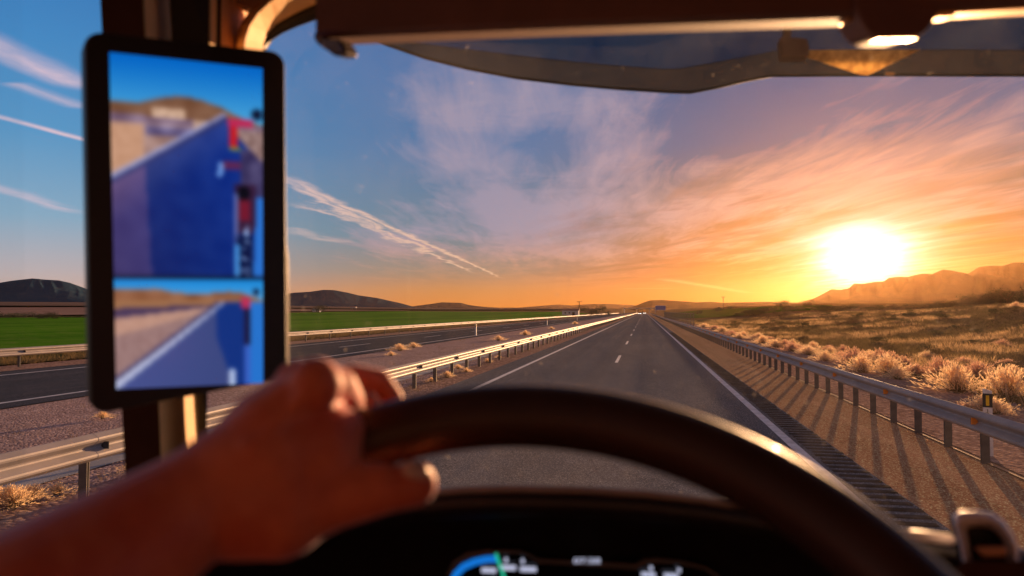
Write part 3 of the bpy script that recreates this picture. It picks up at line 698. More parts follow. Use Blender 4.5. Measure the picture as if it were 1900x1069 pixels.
# ================================================================== THE TRUCK CAB
dark = M('cab_trim_dark', (.075, .030, .018), .62, bump=.15, bscale=220, scale=6)
dark2 = M('cab_trim_black', (.012, .010, .010), .5, bump=.1, bscale=260)
beige = M('cab_trim_beige', (.88, .56, .26), .7, bump=.12, bscale=200, scale=5)
beige_d = M('cab_trim_taupe', (.42, .24, .17), .7, bump=.12, bscale=200, scale=5)
gloss = M('gloss_lip', (.74, .42, .17), .42, .8, scale=5)
leather = M('wheel_leather', (.050, .020, .010), .5, bump=.12, bscale=380, scale=20, coat=.2)
def P2(px, py, xw):                                     # point on the vertical plane x = xw
    r = ray(px, py); t = xw/r.x; return EYE + r*t
cab = empty('truck_cab', (0, .1, 1.1), 'dark truck cab interior around the camera with pillar, windscreen, door and roof', 'truck cab')
# shell: roof, back wall, floor, doors
m = MB(); m.box((.55, .12, 2.83), (2.5, 1.75, .05)); m.box((.55, .62, 2.70), (2.5, .5, .02)); wpart(m, 'roof', dark, cab)
m = MB(); m.box((.55, -.76, 2.0), (2.5, .05, 1.8)); wpart(m, 'back_wall', dark, cab)
m = MB(); m.box((.55, .15, 1.1), (2.5, 1.9, .06)); wpart(m, 'floor', dark2, cab)
m = MB(); m.box((-.72, .02, 1.42), (.07, 1.45, .62)); m.box((-.72, -.60, 2.2), (.06, .30, 1.3)); wpart(m, 'door_panel', dark, cab)
m = MB(); m.box((1.82, .02, 1.42), (.07, 1.45, .62)); m.box((1.82, -.45, 2.2), (.06, .6, 1.3)); m.box((1.82, .98, 2.1), (.08, .16, 1.6)); wpart(m, 'door_panel', dark, cab)
m = MB(); m.box((.55, 1.12, 1.36), (2.5, .06, .54)); wpart(m, 'front_bulkhead', dark2, cab)
def glass(name, tint=(1, 1, 1), refl=.9, dust=.0):
    m = bpy.data.materials.new(name); m.use_nodes = True; nt = m.node_tree; X.nt = nt; nt.nodes.remove(nt.nodes['Principled BSDF'])
    o = nt.nodes['Material Output']; t = nt.nodes.new('ShaderNodeBsdfTransparent'); t.inputs[0].default_value = (*tint, 1)
    g = nt.nodes.new('ShaderNodeBsdfGlossy'); g.inputs['Roughness'].default_value = .02
    fr = nt.nodes.new('ShaderNodeFresnel'); fr.inputs[0].default_value = 1.33
    mx = nt.nodes.new('ShaderNodeMixShader'); nt.links.new((X(fr.outputs[0])*refl).v, mx.inputs[0]); nt.links.new(t.outputs[0], mx.inputs[1]); nt.links.new(g.outputs[0], mx.inputs[2])
    last = mx.outputs[0]
    if dust:
        tc = nt.nodes.new('ShaderNodeTexCoord'); tr = nt.nodes.new('ShaderNodeBsdfTranslucent'); tr.inputs[0].default_value = (.9, .8, .7, 1)
        m2 = nt.nodes.new('ShaderNodeMixShader'); n_ = (noise(tc.outputs['Object'], 3.5, 6, .7).sm(.3, .8) + noise(tc.outputs['Object'], 90, 3, .6).sm(.66, .76)*3.0)*dust
        nt.links.new(n_.v, m2.inputs[0]); nt.links.new(last, m2.inputs[1]); nt.links.new(tr.outputs[0], m2.inputs[2]); last = m2.outputs[0]
    nt.links.new(last, o.inputs[0]); return m
g_ws = glass('windscreen_glass', (.97, .975, .97), .5, dust=.028); g_side = glass('side_glass', (.96, .975, .98), .5)
# windscreen: gently curved pane
rows = []
for j in range(9):
    z = 1.60 + j*(2.84-1.60)/8; row = []
    for i in range(41):
        u = i/40; x = -.66 + u*2.44; y = 1.13 - .10*((x-.56)/1.22)**2 - .06*(j/8)
        row.append((x, y, z))
    rows.append(row)
m = MB(); m.loft(rows); wpart(m, 'windscreen', g_ws, cab, smooth=True)
m = MB(); m.add([(-.715, -.45, 1.73), (-.715, .74, 1.73), (-.715, .70, 2.80), (-.715, -.45, 2.80)], [(0, 1, 2, 3)]); wpart(m, 'side_window', g_side, cab)
# A-pillar: faceted trim; each strip given as pixel columns at the top and bottom of the visible part
def pillar_strip(name, mat, xt0, xt1, xb0, xb1, x0, x1, smooth=False, ytop=-140, ybot=1250):
    m = MB(); rows = []
    for k in range(7):
        q = k/6; py = ytop + (ybot-ytop)*q; e = (py-0)/765
        rows.append([P2(xt0+(xb0-xt0)*e, py, x0), P2(xt1+(xb1-xt1)*e, py, x1)])
    back = [[p + Vector((-.0235, .03, 0)) for p in r] for r in rows]
    full = [[r[0], r[1], b[1], b[0]] for r, b in zip(rows, back)]
    m.loft(full, closed=True, cap=True); return wpart(m, name, mat, cab)
dark_m = M('pillar_brown', (.075, .030, .018), .9, spec=.0, bump=.1, bscale=200)
pillar_strip('pillar_trim', dark_m, 186, 268, 226, 296, -.62, -.569)
pillar_strip('pillar_trim', beige, 266, 320, 295, 366, -.569, -.606)
pillar_strip('pillar_trim', dark2, 318, 391, 364, 384, -.565, -.53)
pillar_strip('pillar_trim', beige, 389, 404, 380, 395, -.530, -.541, ybot=500)
pillar_strip('door_seal', dark2, 403, 412, 393, 402, -.54, -.538, ybot=500)
pillar_strip('pillar_trim', beige, 411, 463, 400, 420, -.535, -.583, ybot=500)
# curved beige corner of the windscreen surround
inner = [(487, 100), (489, 80), (497, 62), (512, 46), (535, 32), (565, 18), (600, 4), (660, -20)]
outer = [(453, 100), (455, 74), (464, 47), (480, 24), (502, 4), (530, -16), (570, -36), (640, -60)]
m = MB(); rows = []
for (a, b) in zip(inner, outer):
    p = P(a[0], a[1], 1.02); q = P(b[0], b[1], .93); nrm = Vector((-.05, .06, .03)); rows.append([p, q, q+nrm, p+nrm])
m.loft(rows, closed=True, cap=True); wpart(m, 'corner_trim', beige, cab, smooth=False)
m = MB(); m.tube([P(482, 110, 1.03), P(487, 88, 1.03), P(499, 68, 1.03), P(516, 53, 1.03), P(545, 37, 1.03), P(590, 18, 1.03), P(650, -8, 1.03)], [.006, .006, .007, .009, .011, .013, .014], 8); wpart(m, 'windscreen_seal', dark2, cab, smooth=True)
m = MB(); m.slab([P(400, -10, 1.0), P(480, 20, 1.0), P(640, -60, 1.0), P(640, -220, 1.0), P(400, -220, 1.0)], (0, .04, 0)); wpart(m, 'headliner', beige_d, cab)

# ---- interior sun blind housing along the top of the windscreen
bl = empty('sun_blind', P(1250, 0, .62), 'dark brown sun blind housing across the top of the windscreen with a bright lower lip', 'sun blind')
blind_m = M('blind_fabric_brown', (.20, .085, .055), .7, bump=.15, bscale=220, scale=6)
def edge(px): return float(np.interp(px, [560, 600, 1000, 1560, 1900, 2100], [74, 71, 54, 34, 13, 4]))
def dep(px): return float(np.interp(px, [560, 1900, 2100], [.68, .60, .59]))
cols = [586] + list(range(600, 2101, 60)); rows = []
for px in cols:
    y = edge(px); d_ = dep(px); a = P(px, y, d_); n_ = Vector((0, .05, .012))
    rows.append([a, P(px, y-14, d_-.012), P(px, y-70, d_-.02), P(px, y-240, d_), a+Vector((0, .05, .14)), a+n_])
m = MB(); m.loft(rows, closed=True, cap=True); wpart(m, 'blind_housing', blind_m, bl, bevel=0)
def lip(name, a, b, hpx=0, wd=.045, mat=gloss, lift=0.0):
    m = MB(); rows = []; n_ = 14
    for k in range(n_+1):
        px = a+(b-a)*k/n_; y = edge(px)+hpx; d_ = dep(px)+lift; t = min(1, min(k, n_-k)/1.5+.25)
        p = P(px, y, d_); f_ = Vector((0, .97, .235)).normalized()*wd*t
        rows.append([p, p+f_, p+f_+Vector((0, .0, .006)), p+Vector((0, -.001, .006))])
    m.loft(rows, closed=True, cap=True); return wpart(m, name, mat, bl)
lip('lower_lip', 602, 1566, 0, .030); lip('lower_lip', 1772, 2090, 4, .034)
lip('lip_end', 1568, 1598, 6, .028); lip('lip_end', 1740, 1772, 10, .026)
m = MB(); cs = [(1585, 8), (1596, 34), (1612, 58), (1634, 72), (1700, 71), (1720, 58), (1738, 34), (1750, 5), (1750, -60), (1585, -60)]
m.slab([P(x, y, .60) for x, y in cs], (0, .07, .018)); wpart(m, 'sensor_housing', blind_m, bl, bevel=.004)
m = MB(); p = P(1630, 72, .602); q = P(1703, 71, .600); f_ = Vector((0, .97, .235)).normalized()*.024
m.add([p, q, q+f_, p+f_, p+Vector((0, 0, .004)), q+Vector((0, 0, .004)), q+f_+Vector((0, 0, .004)), p+f_+Vector((0, 0, .004))], [(0, 1, 2, 3), (7, 6, 5, 4), (0, 4, 5, 1), (1, 5, 6, 2), (2, 6, 7, 3), (3, 7, 4, 0)]); wpart(m, 'sensor_lip', gloss, bl)
# hinge and clip at its left end
m = MB(); m.slab([P(588, -40, .69), P(604, -40, .69), P(608, 60, .69), P(604, 84, .69), (P(586, 80, .69)), P(579, 66, .69), P(588, 52, .69)], (0, .02, 0)); wpart(m, 'hinge', dark2, bl, bevel=.003)
m = MB(); m.slab([P(590, 70, .675), P(628, 72, .665), P(640, 88, .665), P(640, 102, .665), P(618, 104, .67), P(600, 90, .675)], (.004, .022, .004)); wpart(m, 'clip', M('clip_metal', (.10, .08, .08), .3, .8), bl, bevel=.003)

# ---- smoked exterior visor
vis = empty('exterior_visor', P(1300, 80, 1.30), 'smoked translucent exterior sun visor above the windscreen with a brownish lower band', 'sun visor')
def smoke(name, tint, df, dcol):
    m = bpy.data.materials.new(name); m.use_nodes = True; nt = m.node_tree; X.nt = nt; b = nt.nodes['Principled BSDF']; o = nt.nodes['Material Output']
    tc = nt.nodes.new('ShaderNodeTexCoord'); n_ = noise(tc.outputs['Object'], 6, 6, .7)
    b.inputs['Roughness'].default_value = .35; nt.links.new(cmix(n_.sm(.3, .7), tuple(q*.6 for q in dcol), dcol), b.inputs['Base Color'])
    t = nt.nodes.new('ShaderNodeBsdfTransparent'); t.inputs[0].default_value = (*tint, 1); tr = nt.nodes.new('ShaderNodeBsdfTranslucent'); tr.inputs[0].default_value = (*dcol, 1)
    a = nt.nodes.new('ShaderNodeAddShader'); mx = nt.nodes.new('ShaderNodeMixShader'); mx.inputs[0].default_value = df; m3 = nt.nodes.new('ShaderNodeMixShader'); m3.inputs[0].default_value = .5
    nt.links.new(b.outputs[0], m3.inputs[1]); nt.links.new(tr.outputs[0], m3.inputs[2])
    nt.links.new(t.outputs[0], mx.inputs[1]); nt.links.new(m3.outputs[0], mx.inputs[2]); nt.links.new(mx.outputs[0], o.inputs[0]); nt.nodes.remove(a); return m
sm_up = smoke('smoked_acrylic', (.30, .36, .40), .10, (.08, .09, .10)); sm_lo = smoke('smoked_acrylic_band', (.34, .31, .27), .22, (.12, .11, .09))
low = [(676, 68), (720, 84), (790, 108), (870, 128), (960, 145), (1060, 157), (1150, 165), (1240, 171), (1282, 172), (1330, 163), (1380, 151), (1432, 141), (1540, 140), (1660, 139.5), (1780, 140), (1900, 140), (2050, 142), (2200, 146)]
band = [(676, 66), (720, 72), (790, 82), (870, 92), (960, 103), (1060, 114), (1150, 122), (1230, 128), (1262, 127), (1320, 117), (1380, 106), (1440, 94), (1540, 92), (1660, 92), (1780, 92), (1900, 93), (2050, 96), (2200, 100)]
def vd(px): return 1.34 - .10*((px-1400)/800)**2
th = Vector((0, .005, 0))
m = MB(); rows = []
for (a, b) in zip(low, band):
    p = P(a[0], a[1], vd(a[0])+.03); q = P(b[0], b[1], vd(b[0])); rows.append([p, q, q+th, p+th])
m.loft(rows, closed=True, cap=True); wpart(m, 'lower_band', sm_lo, vis, smooth=False)
m = MB(); rows = []
for b in band:
    q = P(b[0], b[1], vd(b[0])+.006); r_ = P(b[0], b[1]-190, vd(b[0])-.05); rows.append([q, r_, r_+th, q+th])
m.loft(rows, closed=True, cap=True); wpart(m, 'upper_panel', sm_up, vis)
m = MB(); m.tube([P(a[0], a[1], vd(a[0])+.032) for a in low], .0028, 6); wpart(m, 'rim', dark2, vis)
m = MB(); m.slab([P(1460, 30, 1.25), P(1474, 30, 1.25), P(1468, 68, 1.25), P(1498, 70, 1.25), P(1503, 88, 1.25), P(1500, 106, 1.25), P(1450, 106, 1.25), P(1446, 70, 1.25), P(1455, 64, 1.25)], (0, .03, 0)); wpart(m, 'bracket', dark, vis, bevel=.004)
m = MB(); m.slab([P(1462, 93, 1.255), P(1708, 92, 1.25), P(1612, 138, 1.27), P(1598, 137, 1.27)], (0, .006, 0))
wpart(m, 'gusset_plate', M('dusty_gusset', (.98, .78, .42), .6, scale=60, trans=.85, col2=(.55, .36, .18)), vis)
m = MB(); m.tube([P(1642, 137.5, 1.27), P(1658, 137.5, 1.27)], .0035, 8); wpart(m, 'bolt', gloss, vis)

# ---- steering wheel (fitted circle)
wc = EYE + Vector((-.0702, .2501, -.2245)); TI, RO, YW, WR, wr = .7821, -.0316, -.0679, .2313, .0183
e1 = Vector((math.cos(RO)*math.cos(YW), math.cos(RO)*math.sin(YW), math.sin(RO))); e2 = Vector((-math.sin(YW)*math.sin(TI), math.sin(TI)*math.cos(YW), math.cos(TI)))
e2 = (e2 - e1*e1.dot(e2)).normalized(); en = e1.cross(e2)
sw = empty('steering_wheel', wc, 'large dark brown leather steering wheel held by the left hand', 'steering wheel')
def wp(a, rad=WR): return wc + (e1*math.cos(a)+e2*math.sin(a))*rad
m = MB(); rows = []
for k in range(121):
    a = 2*math.pi*k/120; c_ = wp(a); ro = (e1*math.cos(a)+e2*math.sin(a)); rows.append([c_ + ro*(wr*1.0*math.cos(t)) + en*(wr*1.0*math.sin(t)) for t in [2*math.pi*i/20 for i in range(20)]])
m.loft(rows, closed=True); wpart(m, 'rim', leather, sw, smooth=True)
m = MB(); hub = wc - en*.05 if en.dot(FW) < 0 else wc + en*.05
m.tube([hub - en*.02, hub - en*.015, hub + en*.015, hub+en*.02], [.05, .07, .07, .05], 28); wpart(m, 'hub', dark2, sw, smooth=True)
for a in (-.25, math.pi+.25, -1.9, -1.24):
    m = MB(); o_ = wp(a, WR-.008); i_ = hub + (e1*math.cos(a)+e2*math.sin(a))*.05
    m.tube([i_, i_.lerp(o_, .5), o_], [.02, .014, .013], 10); wpart(m, 'spoke', dark2, sw, smooth=True)

# ---- dashboard with binnacle hood and instrument cluster
da = empty('dashboard', P(1100, 1100, .64), 'near-black dashboard with an arched instrument hood behind the wheel', 'dashboard')
hood = [(150, 1075), (300, 1020), (450, 975), (600, 940), (750, 920), (860, 911), (950, 908.5), (1080, 911), (1200, 918), (1300, 929), (1389, 943), (1480, 961), (1560, 976), (1690, 992), (1775, 1004), (1900, 1026), (2050, 1060)]
rows = []
for px, py in hood:
    d_ = .62; e_ = P(px, py, d_); 
    prof = [e_+Vector((0, .34, -.30)), e_+Vector((0, .10, -.060)), e_+Vector((0, .04, -.019)), e_+Vector((0, .012, -.004)), e_, e_+Vector((0, -.008, -.005)), e_+Vector((0, -.010, -.014)), e_+Vector((0, .03, -.034)), e_+Vector((0, .09, -.12)), e_+Vector((0, .04, -.42))]
    rows.append(prof)
dash_m = M('dash_soft', (.022, .016, .015), .42, bump=.15, bscale=240, scale=8, spec=.6)
m = MB(); m.loft(rows); wpart(m, 'hood', dash_m, da, smooth=True)
m = MB(); m.loft([[q[1]+Vector((0, .0, -.004)) for q in rows], [q[1]+Vector((0, .35, -.34)) for q in rows], [q[9]+Vector((0, .1, -.1)) for q in rows]]); wpart(m, 'dash_body', dark2, da, smooth=True)
cl_d = .655
grey_b = M('bezel_grey', (.14, .12, .11), .4)
def cp(px, py, k=0.0): return P(px, py, cl_d-k)
m = MB(); scr = [(832, 1069), (845, 1045), (870, 1030), (905, 1024), (965, 1024), (985, 1032), (1000, 1041), (1180, 1052), (1195, 1043), (1215, 1040), (1260, 1043), (1310, 1055), (1336, 1075), (1345, 1200), (825, 1200)]
m.slab([cp(x, y) for x, y in scr], (0, .012, 0)); cl = wpart(m, 'instrument_cluster', M('cluster_glass', (.006, .005, .006), .15), da)
def sub(m, name, mat, parent):
    l = Vector(da.location); m.v = [tuple(Vector(v)-l) for v in m.v]; return m.build(name, mat, parent)
m = MB(); m.tube([cp(x, y, .002) for x, y in scr[:13]], [.0022+.001*math.sin(i) for i in range(13)], 8); sub(m, 'bezel', grey_b, cl)
em = lambda n, c, s: M(n, c, .5, emit=c, es=s)
e_blue = em('display_blue', (.005, .16, .62), .54); e_wh = em('display_white', (.6, .66, .9), .4); e_gr = em('display_green', (.02, .6, .35), .4)
def arcband(pts, wpx, k):
    m = MB(); rows = []
    for i, (x, y) in enumerate(pts):
        x2, y2 = pts[min(i+1, len(pts)-1)]; x1, y1 = pts[max(i-1, 0)]; L = math.hypot(x2-x1, y2-y1); nx, ny = (y2-y1)/L, -(x2-x1)/L
        rows.append([cp(x-nx*wpx/2, y-ny*wpx/2, k), cp(x+nx*wpx/2, y+ny*wpx/2, k)])
    m.loft(rows); return m
sub(arcband([(838, 1085), (846, 1066), (860, 1052), (880, 1043), (902, 1038), (924, 1037)], 13, .004), 'gauge_arc', e_blue, cl)
sub(arcband([(920, 1027), (924, 1040), (932, 1060), (938, 1085)], 6, .005), 'gauge_needle', e_gr, cl)
for (x, y, w_, h_) in ((907, 1058, 27, 9), (942, 1053, 30, 9), (980, 1056, 30, 9), (1203, 1066, 26, 8), (1245, 1068, 26, 8), (939, 1039, 6, 8), (970, 1041, 6, 8), (1208, 1054, 6, 8), (1260, 1058, 6, 8)):
    m = MB(); m.add([cp(x-w_/2, y-h_/2, .005), cp(x+w_/2, y-h_/2+1, .005), cp(x+w_/2, y+h_/2+1, .005), cp(x-w_/2, y+h_/2, .005)], [(3, 2, 1, 0)]); sub(m, 'scale_mark', e_wh, cl)
cu = bpy.data.curves.new('clock_digits', 'FONT'); cu.body = '07:28'; cu.size = .011; cu.align_x = 'CENTER'; cu.align_y = 'CENTER'; cu.offset = .0002
t_ = bpy.data.objects.new('clock_digits', cu); me = bpy.data.meshes.new_from_object(t_); me.materials.append(e_wh)
t_ = bpy.data.objects.new('clock_digits', me); C.objects.link(t_); t_.parent = cl; t_.rotation_euler = (R(90)+PIT, 0, YAW)
t_.location = P(1089, 1041, cl_d-.006) - da.location; t_.scale = (1.0, .6, 1)
m = MB(); m.tube([P(1682, 992, .56), P(1690, 993, .56), P(1765, 1002, .56), P(1774, 1003, .56)], [.002, .0042, .0042, .002], 10); wpart(m, 'trim_strip', M('trim_strip', (.9, .8, .72), .45), da, smooth=True)

m = MB(); m.tube([P(px, py-1, .617) for px, py in hood[4:-1]], .0034, 8); wpart(m, 'hood_highlight', M('hood_highlight', (.34, .26, .22), .38, spec=.8), da, smooth=True)  # highlight along the hood put in as a paler bead
# ---- silver rimmed rounded holder at the right
kn = empty('dashboard_holder', P(1835, 1040, .52), 'rounded holder with a silver arched rim on the dashboard at lower right', 'holder')
silver = M('satin_silver', (.95, .90, .97), .4, .15, var=.03); D_ = .52
arch = [(1800, 1110), (1790, 1060), (1780, 1010), (1770, 975), (1768, 955), (1782, 948), (1812, 947), (1840, 951), (1862, 966), (1880, 990), (1889, 1015), (1893, 1060), (1896, 1110)]
m = MB(); rows = []
cxk, cyk = 1832, 1030
for (x, y) in arch:
    ix, iy = x+(cxk-x)*.40, y+(cyk-y)*.36; mx_, my_ = x+(cxk-x)*.16, y+(cyk-y)*.14
    rows.append([P(x, y, D_+.006), P(mx_, my_, D_-.004), P(ix, iy, D_+.016), P(ix, iy, D_+.03), P(x, y, D_+.05)])
m.loft(rows, closed=True, cap=True); wpart(m, 'arched_rim', silver, kn, smooth=True)
m = MB(); m.slab([P(x+(cxk-x)*.38, y+(cyk-y)*.34, D_+.018) for x, y in arch], (0, .03, 0)); wpart(m, 'core', dark2, kn)
m = MB(); m.slab([P(1812, 1018, D_-.008), P(1872, 1016, D_-.008), P(1870, 1034, D_-.008), P(1826, 1036, D_-.008)], (0, .006, 0)); wpart(m, 'orange_insert', M('orange_insert', (.75, .35, .18), .35, .5), kn, bevel=.002)  # orange strip across the lower part of the core
m = MB(); m.slab([P(1778, 1034, D_-.014), P(1985, 1036, D_-.014), P(1990, 1200, D_-.014), P(1780, 1200, D_-.014)], (0, .05, -.05)); wpart(m, 'base', dark_m, kn, bevel=.006)

# ---- mirror monitor on the A-pillar
mon = empty('mirror_monitor', P(345, 400, .71), 'tall portrait mirror display in a black housing on the left pillar showing the road behind', 'monitor')
LD, RD = .655, .765
corn = [(155, 55, LD), (530, 96, RD), (534, 700, RD), (168, 772, LD)]
TL, TR, BR_, BL = [P(*c) for c in corn]
def mq(u, v, k=0.0):                                    # u right, v down over the housing face, k towards the viewer
    p = TL.lerp(TR, u).lerp(BL.lerp(BR_, u), v); return p + mn_*k
mn_ = (TR-TL).cross(BL-TL).normalized()
if mn_.dot(FW) > 0: mn_ = -mn_
def rrect(u0, v0, u1, v1, ru, rv, n=7):
    pts = []
    for (cu_, cv_, a0) in ((u1-ru, v0+rv, -90), (u1-ru, v1-rv, 0), (u0+ru, v1-rv, 90), (u0+ru, v0+rv, 180)):
        for k in range(n+1):
            a = R(a0+90*k/n); pts.append((cu_+math.cos(a)*ru, cv_+math.sin(a)*rv))
    return pts
rp = rrect(0, 0, 1, 1, .085, .045); rin = rrect(.008, .004, .992, .996, .08, .043); rbk = rrect(.05, .03, .95, .97, .085, .045)
m = MB(); m.loft([[mq(u, v, 0) for u, v in rin], [mq(u, v, -.003) for u, v in rp], [mq(u, v, -.026) for u, v in rp], [mq(u, v, -.042) for u, v in rbk]], closed=True, cap=True)
wpart(m, 'housing', M('monitor_housing', (.016, .010, .009), .45, bump=.05, bscale=200), mon)
# picture: corners of the lit area
sc4 = [(203, 97), (487, 127), (488, 711), (216, 722)]
def hit(px, py):
    r = ray(px, py); t = (TL+mn_*.0012-EYE).dot(mn_)/r.dot(mn_); return EYE+r*t
s0, s1, s2, s3 = [hit(*q) for q in sc4]
NU, NV = 90, 200
def pic(u, v):
    def L(*c): return np.array(c, float)
    n = float(mnoise.noise(Vector((u*9, v*22, 1)))); n2 = float(mnoise.noise(Vector((u*30, v*60, 5))))
    if v < .662:
        hl = float(np.interp(u, [0, .18, .3, .42, .55, .7, .85, 1], [.142, .140, .122, .112, .116, .135, .165, .185]))
        if v < hl: c = L(0, 104, 205)*(1-v/.16)+L(70, 165, 225)*(v/.16); 
        elif v < .178+u*.01: c = L(128, 88, 66)+n*22
        elif v < .205: c = L(128, 104, 128)+n*40
        else: c = L(176, 140, 132)+n*40
        if .25 < u < .46 and .150 < v < .182: c = L(214, 176, 150)+n2*40
        if u < .20 and .205 < v < .36: c = L(206, 156, 126)+n2*14
        if .2 < u < .62 and .205 < v < .24: c = L(112, 100, 140)+n*60
        if .52 < u < .66 and .18 < v < .215: c = L(206, 170, 150)+n2*40
        vl = .365 - u*.285
        if v > vl-.006 and (u < .74 or v > .165+(u-.74)*.62):
            if v < vl+.006*(1.5-u): c = L(160, 166, 212)
            elif v < vl+.022: c = L(50, 55, 110)
            else:
                c = L(16, 40, 112) if u > .21+.1*(v-.4) else L(70, 62, 122)
                c = c*(1-.3*max(0, (v-.3)))+L(0, 10, 34)*u + L(46, 30, 14)*max(0, 1-(v-vl)*7)*(1-u*.4) + n*7
        if u >= .84 and .26 < v < .44: c = L(66, 58, 100)+n*40
        if .80 < u and .20 < v < .22+(u-.8)*.4: c = L(150, 120, 116)+n2*50
        if u > .72 and .30 < v < .33 and u < .84: c = L(96, 40, 84)
        if .745 < u < .93 and .165 < v < .192: c = L(196, 44, 90)
        if .765 < u < .82 and .19 < v < .262: c = L(205, 30, 40)
        if .76 < u < .84 and .258 < v < .268: c = L(120, 150, 60)
        if .685+(.3-v)*.2 < u < .72+(.3-v)*.2 and .305 < v < .352: c = L(120, 165, 235)
        if (u-.96)**2/.0016+(v-.15)**2/.0003 < 1: c = L(14, 22, 50)
        if .79 < u < .95 and .37 < v < .53: c = L(56, 30, 60) if (u-.86)**2/.004+(v-.4)**2/.0012 > .5 else L(10, 10, 22)
        if .83 < u < .91 and .42 < v < .49: c = L(120, 26, 48)
        if .79 < u < .815 and .40 < v < .62: c = L(120, 130, 190)
        if u > .955-.1*max(0, v-.4) and v > .41: c = L(44, 118, 214)
        if .81 < u < .93 and v > .53: c = L(16, 30, 76)+n2*50
        if .85 < u < .90 and v > .50 and n2 > .25: c = L(160, 190, 240)
        if u > .79 and u < .83 and v > .56: c = L(80, 160, 235)
    elif v < .672: c = L(14, 18, 40)
    else:
        w_ = (v-.672)/.328
        hl = float(np.interp(u, [0, .25, .4, .6, .75, .85, 1], [.10, .085, .13, .135, .115, .13, .20]))
        if w_ < hl: c = L(22, 140, 226)*(1-w_*3)+L(130, 190, 235)*(w_*3)
        elif w_ < .20: c = L(150, 98, 70)+n*26
        elif w_ < .27-.05*u: c = L(166, 116, 80)
        elif w_ < .36-.16*u: c = L(74, 58, 92)
        elif w_ < .52-.36*u+.0: c = L(196, 150, 132)+n2*14
        else: c = L(158, 124, 122)+n2*20
        vl = .93-u*1.02
        if w_ > vl-.04 and w_ > .21: c = L(60, 58, 104)
        if w_ > vl-.0 and w_ > .21: c = L(200, 205, 232)
        if w_ > vl+.07*(1.1-u) and w_ > .21:
            c = L(70, 84, 148)*(1-.15*u)
            if u > .64+.02*math.sin(w_*3)+max(0, w_-.55)*.3: c = L(18, 52, 132)
            if u > .86: c = L(30, 24, 60) if w_ < .62 else L(60, 100, 200)
            if u > .90+.0*w_: c = L(40, 120, 214)
        if .84 < u < .91 and .17 < w_ < .28: c = L(196, 50, 90)
        if (u-.95)**2/.0006+(w_-.12)**2/.0008 < 1: c = L(14, 22, 50)
        if .745 < u < .80 and w_ > .86: c = L(190, 205, 240)
    return np.clip(c, 0, 255)
pix = np.array([[pic(i/NU, j/NV) for i in range(NU+1)] for j in range(NV+1)])
for _ in range(4):                                      # the little camera's own softness
    pp = np.pad(pix, ((1, 1), (1, 1), (0, 0)), 'edge'); pix = (pp[:-2, 1:-1]+pp[2:, 1:-1]+pp[1:-1, :-2]+pp[1:-1, 2:]+pp[1:-1, 1:-1]*2)/6
m = MB(); m.loft([[s0.lerp(s1, i/NU).lerp(s3.lerp(s2, i/NU), j/NV) for i in range(NU+1)] for j in range(NV+1)])
scm = bpy.data.materials.new('display_picture'); scm.use_nodes = True; X.nt = scm.node_tree
b_ = X.nt.nodes['Principled BSDF']; b_.inputs['Base Color'].default_value = (.004, .004, .005, 1); b_.inputs['Roughness'].default_value = .2; b_.inputs['Emission Strength'].default_value = .48
at = X.nt.nodes.new('ShaderNodeAttribute'); at.attribute_name = 'picture'; X.nt.links.new(at.outputs['Color'], b_.inputs['Emission Color'])
so = wpart(m, 'screen', scm, mon)
ca_ = so.data.color_attributes.new('picture', 'FLOAT_COLOR', 'POINT'); q = pix.reshape(-1, 3)/255; q = np.where(q <= .04045, q/12.92, ((q+.055)/1.055)**2.4)
ca_.data.foreach_set('color', np.concatenate([q, np.ones((len(q), 1))], 1).ravel().astype(np.float32))
m = MB(); a, b = mq(1.001, .10, -.008), mq(1.001, .985, -.008); m.tube([a, a.lerp(b, .55), a.lerp(b, .6), b], [.0012, .002, .0040, .0038], 8); wpart(m, 'sunlit_edge', M('sunlit_edge', (.92, .80, .66), .5, .0), mon, smooth=True)  # pale tube added for the sun-lit edge of the black housing
m = MB(); c0 = mq(.5, .3, -.04); c1 = mq(.5, .7, -.04); m.box(tuple((c0+c1)/2+Vector((-.02, .04, 0))), (.10, .10, .10)); wpart(m, 'mount', dark2, mon, bevel=.01)

# ---- the driver's left arm and hand: one continuous skin
pr = empty('person', P(430, 900, .38), "driver's bare left arm and hand gripping the top left of the steering wheel", 'person')
def capsule(mb, a, b, ra, rb, n=20):
    a, b = Vector(a), Vector(b); ax = (b-a); L = ax.length; ax = ax.normalized() if L > 1e-6 else Vector((0, 0, 1))
    u = ax.orthogonal().normalized(); v = ax.cross(u); rows = []
    for k in range(6): th_ = math.pi/2*(1-k/5); rows.append((a - ax*ra*math.sin(th_), ra*max(.02, math.cos(th_))))
    for k in range(6): th_ = math.pi/2*(k/5); rows.append((b + ax*rb*math.sin(th_), rb*max(.02, math.cos(th_))))
    mb.loft([[c_+(u*math.cos(2*math.pi*i/n)+v*math.sin(2*math.pi*i/n))*r_ for i in range(n)] for c_, r_ in rows], closed=True, cap=True)
def chain(mb, pts):
    for (a, b) in zip(pts[:-1], pts[1:]): capsule(mb, P(*a[:3]), P(*b[:3]), a[3], b[3])
m = MB()
WRI = (415, 897, .372)
chain(m, [(-600, 1500, .215, .043), (-200, 1300, .275, .043), (60, 1140, .31, .040), (200, 1048, .335, .0355), (330, 958, .358, .030), (*WRI, .0265)])
sh_p = EYE + Vector((-.24, -.30, -.26)); capsule(m, P(-600, 1500, .215), sh_p, .044, .055)
chain(m, [(*WRI, .028), (500, 850, .382, .030), (590, 822, .392, .024)])
chain(m, [(420, 885, .372, .022), (505, 790, .38, .0195), (578, 722, .388, .0135)])      # index metacarpal
chain(m, [(415, 885, .375, .022), (490, 790, .392, .020), (556, 722, .403, .0130)])     # middle
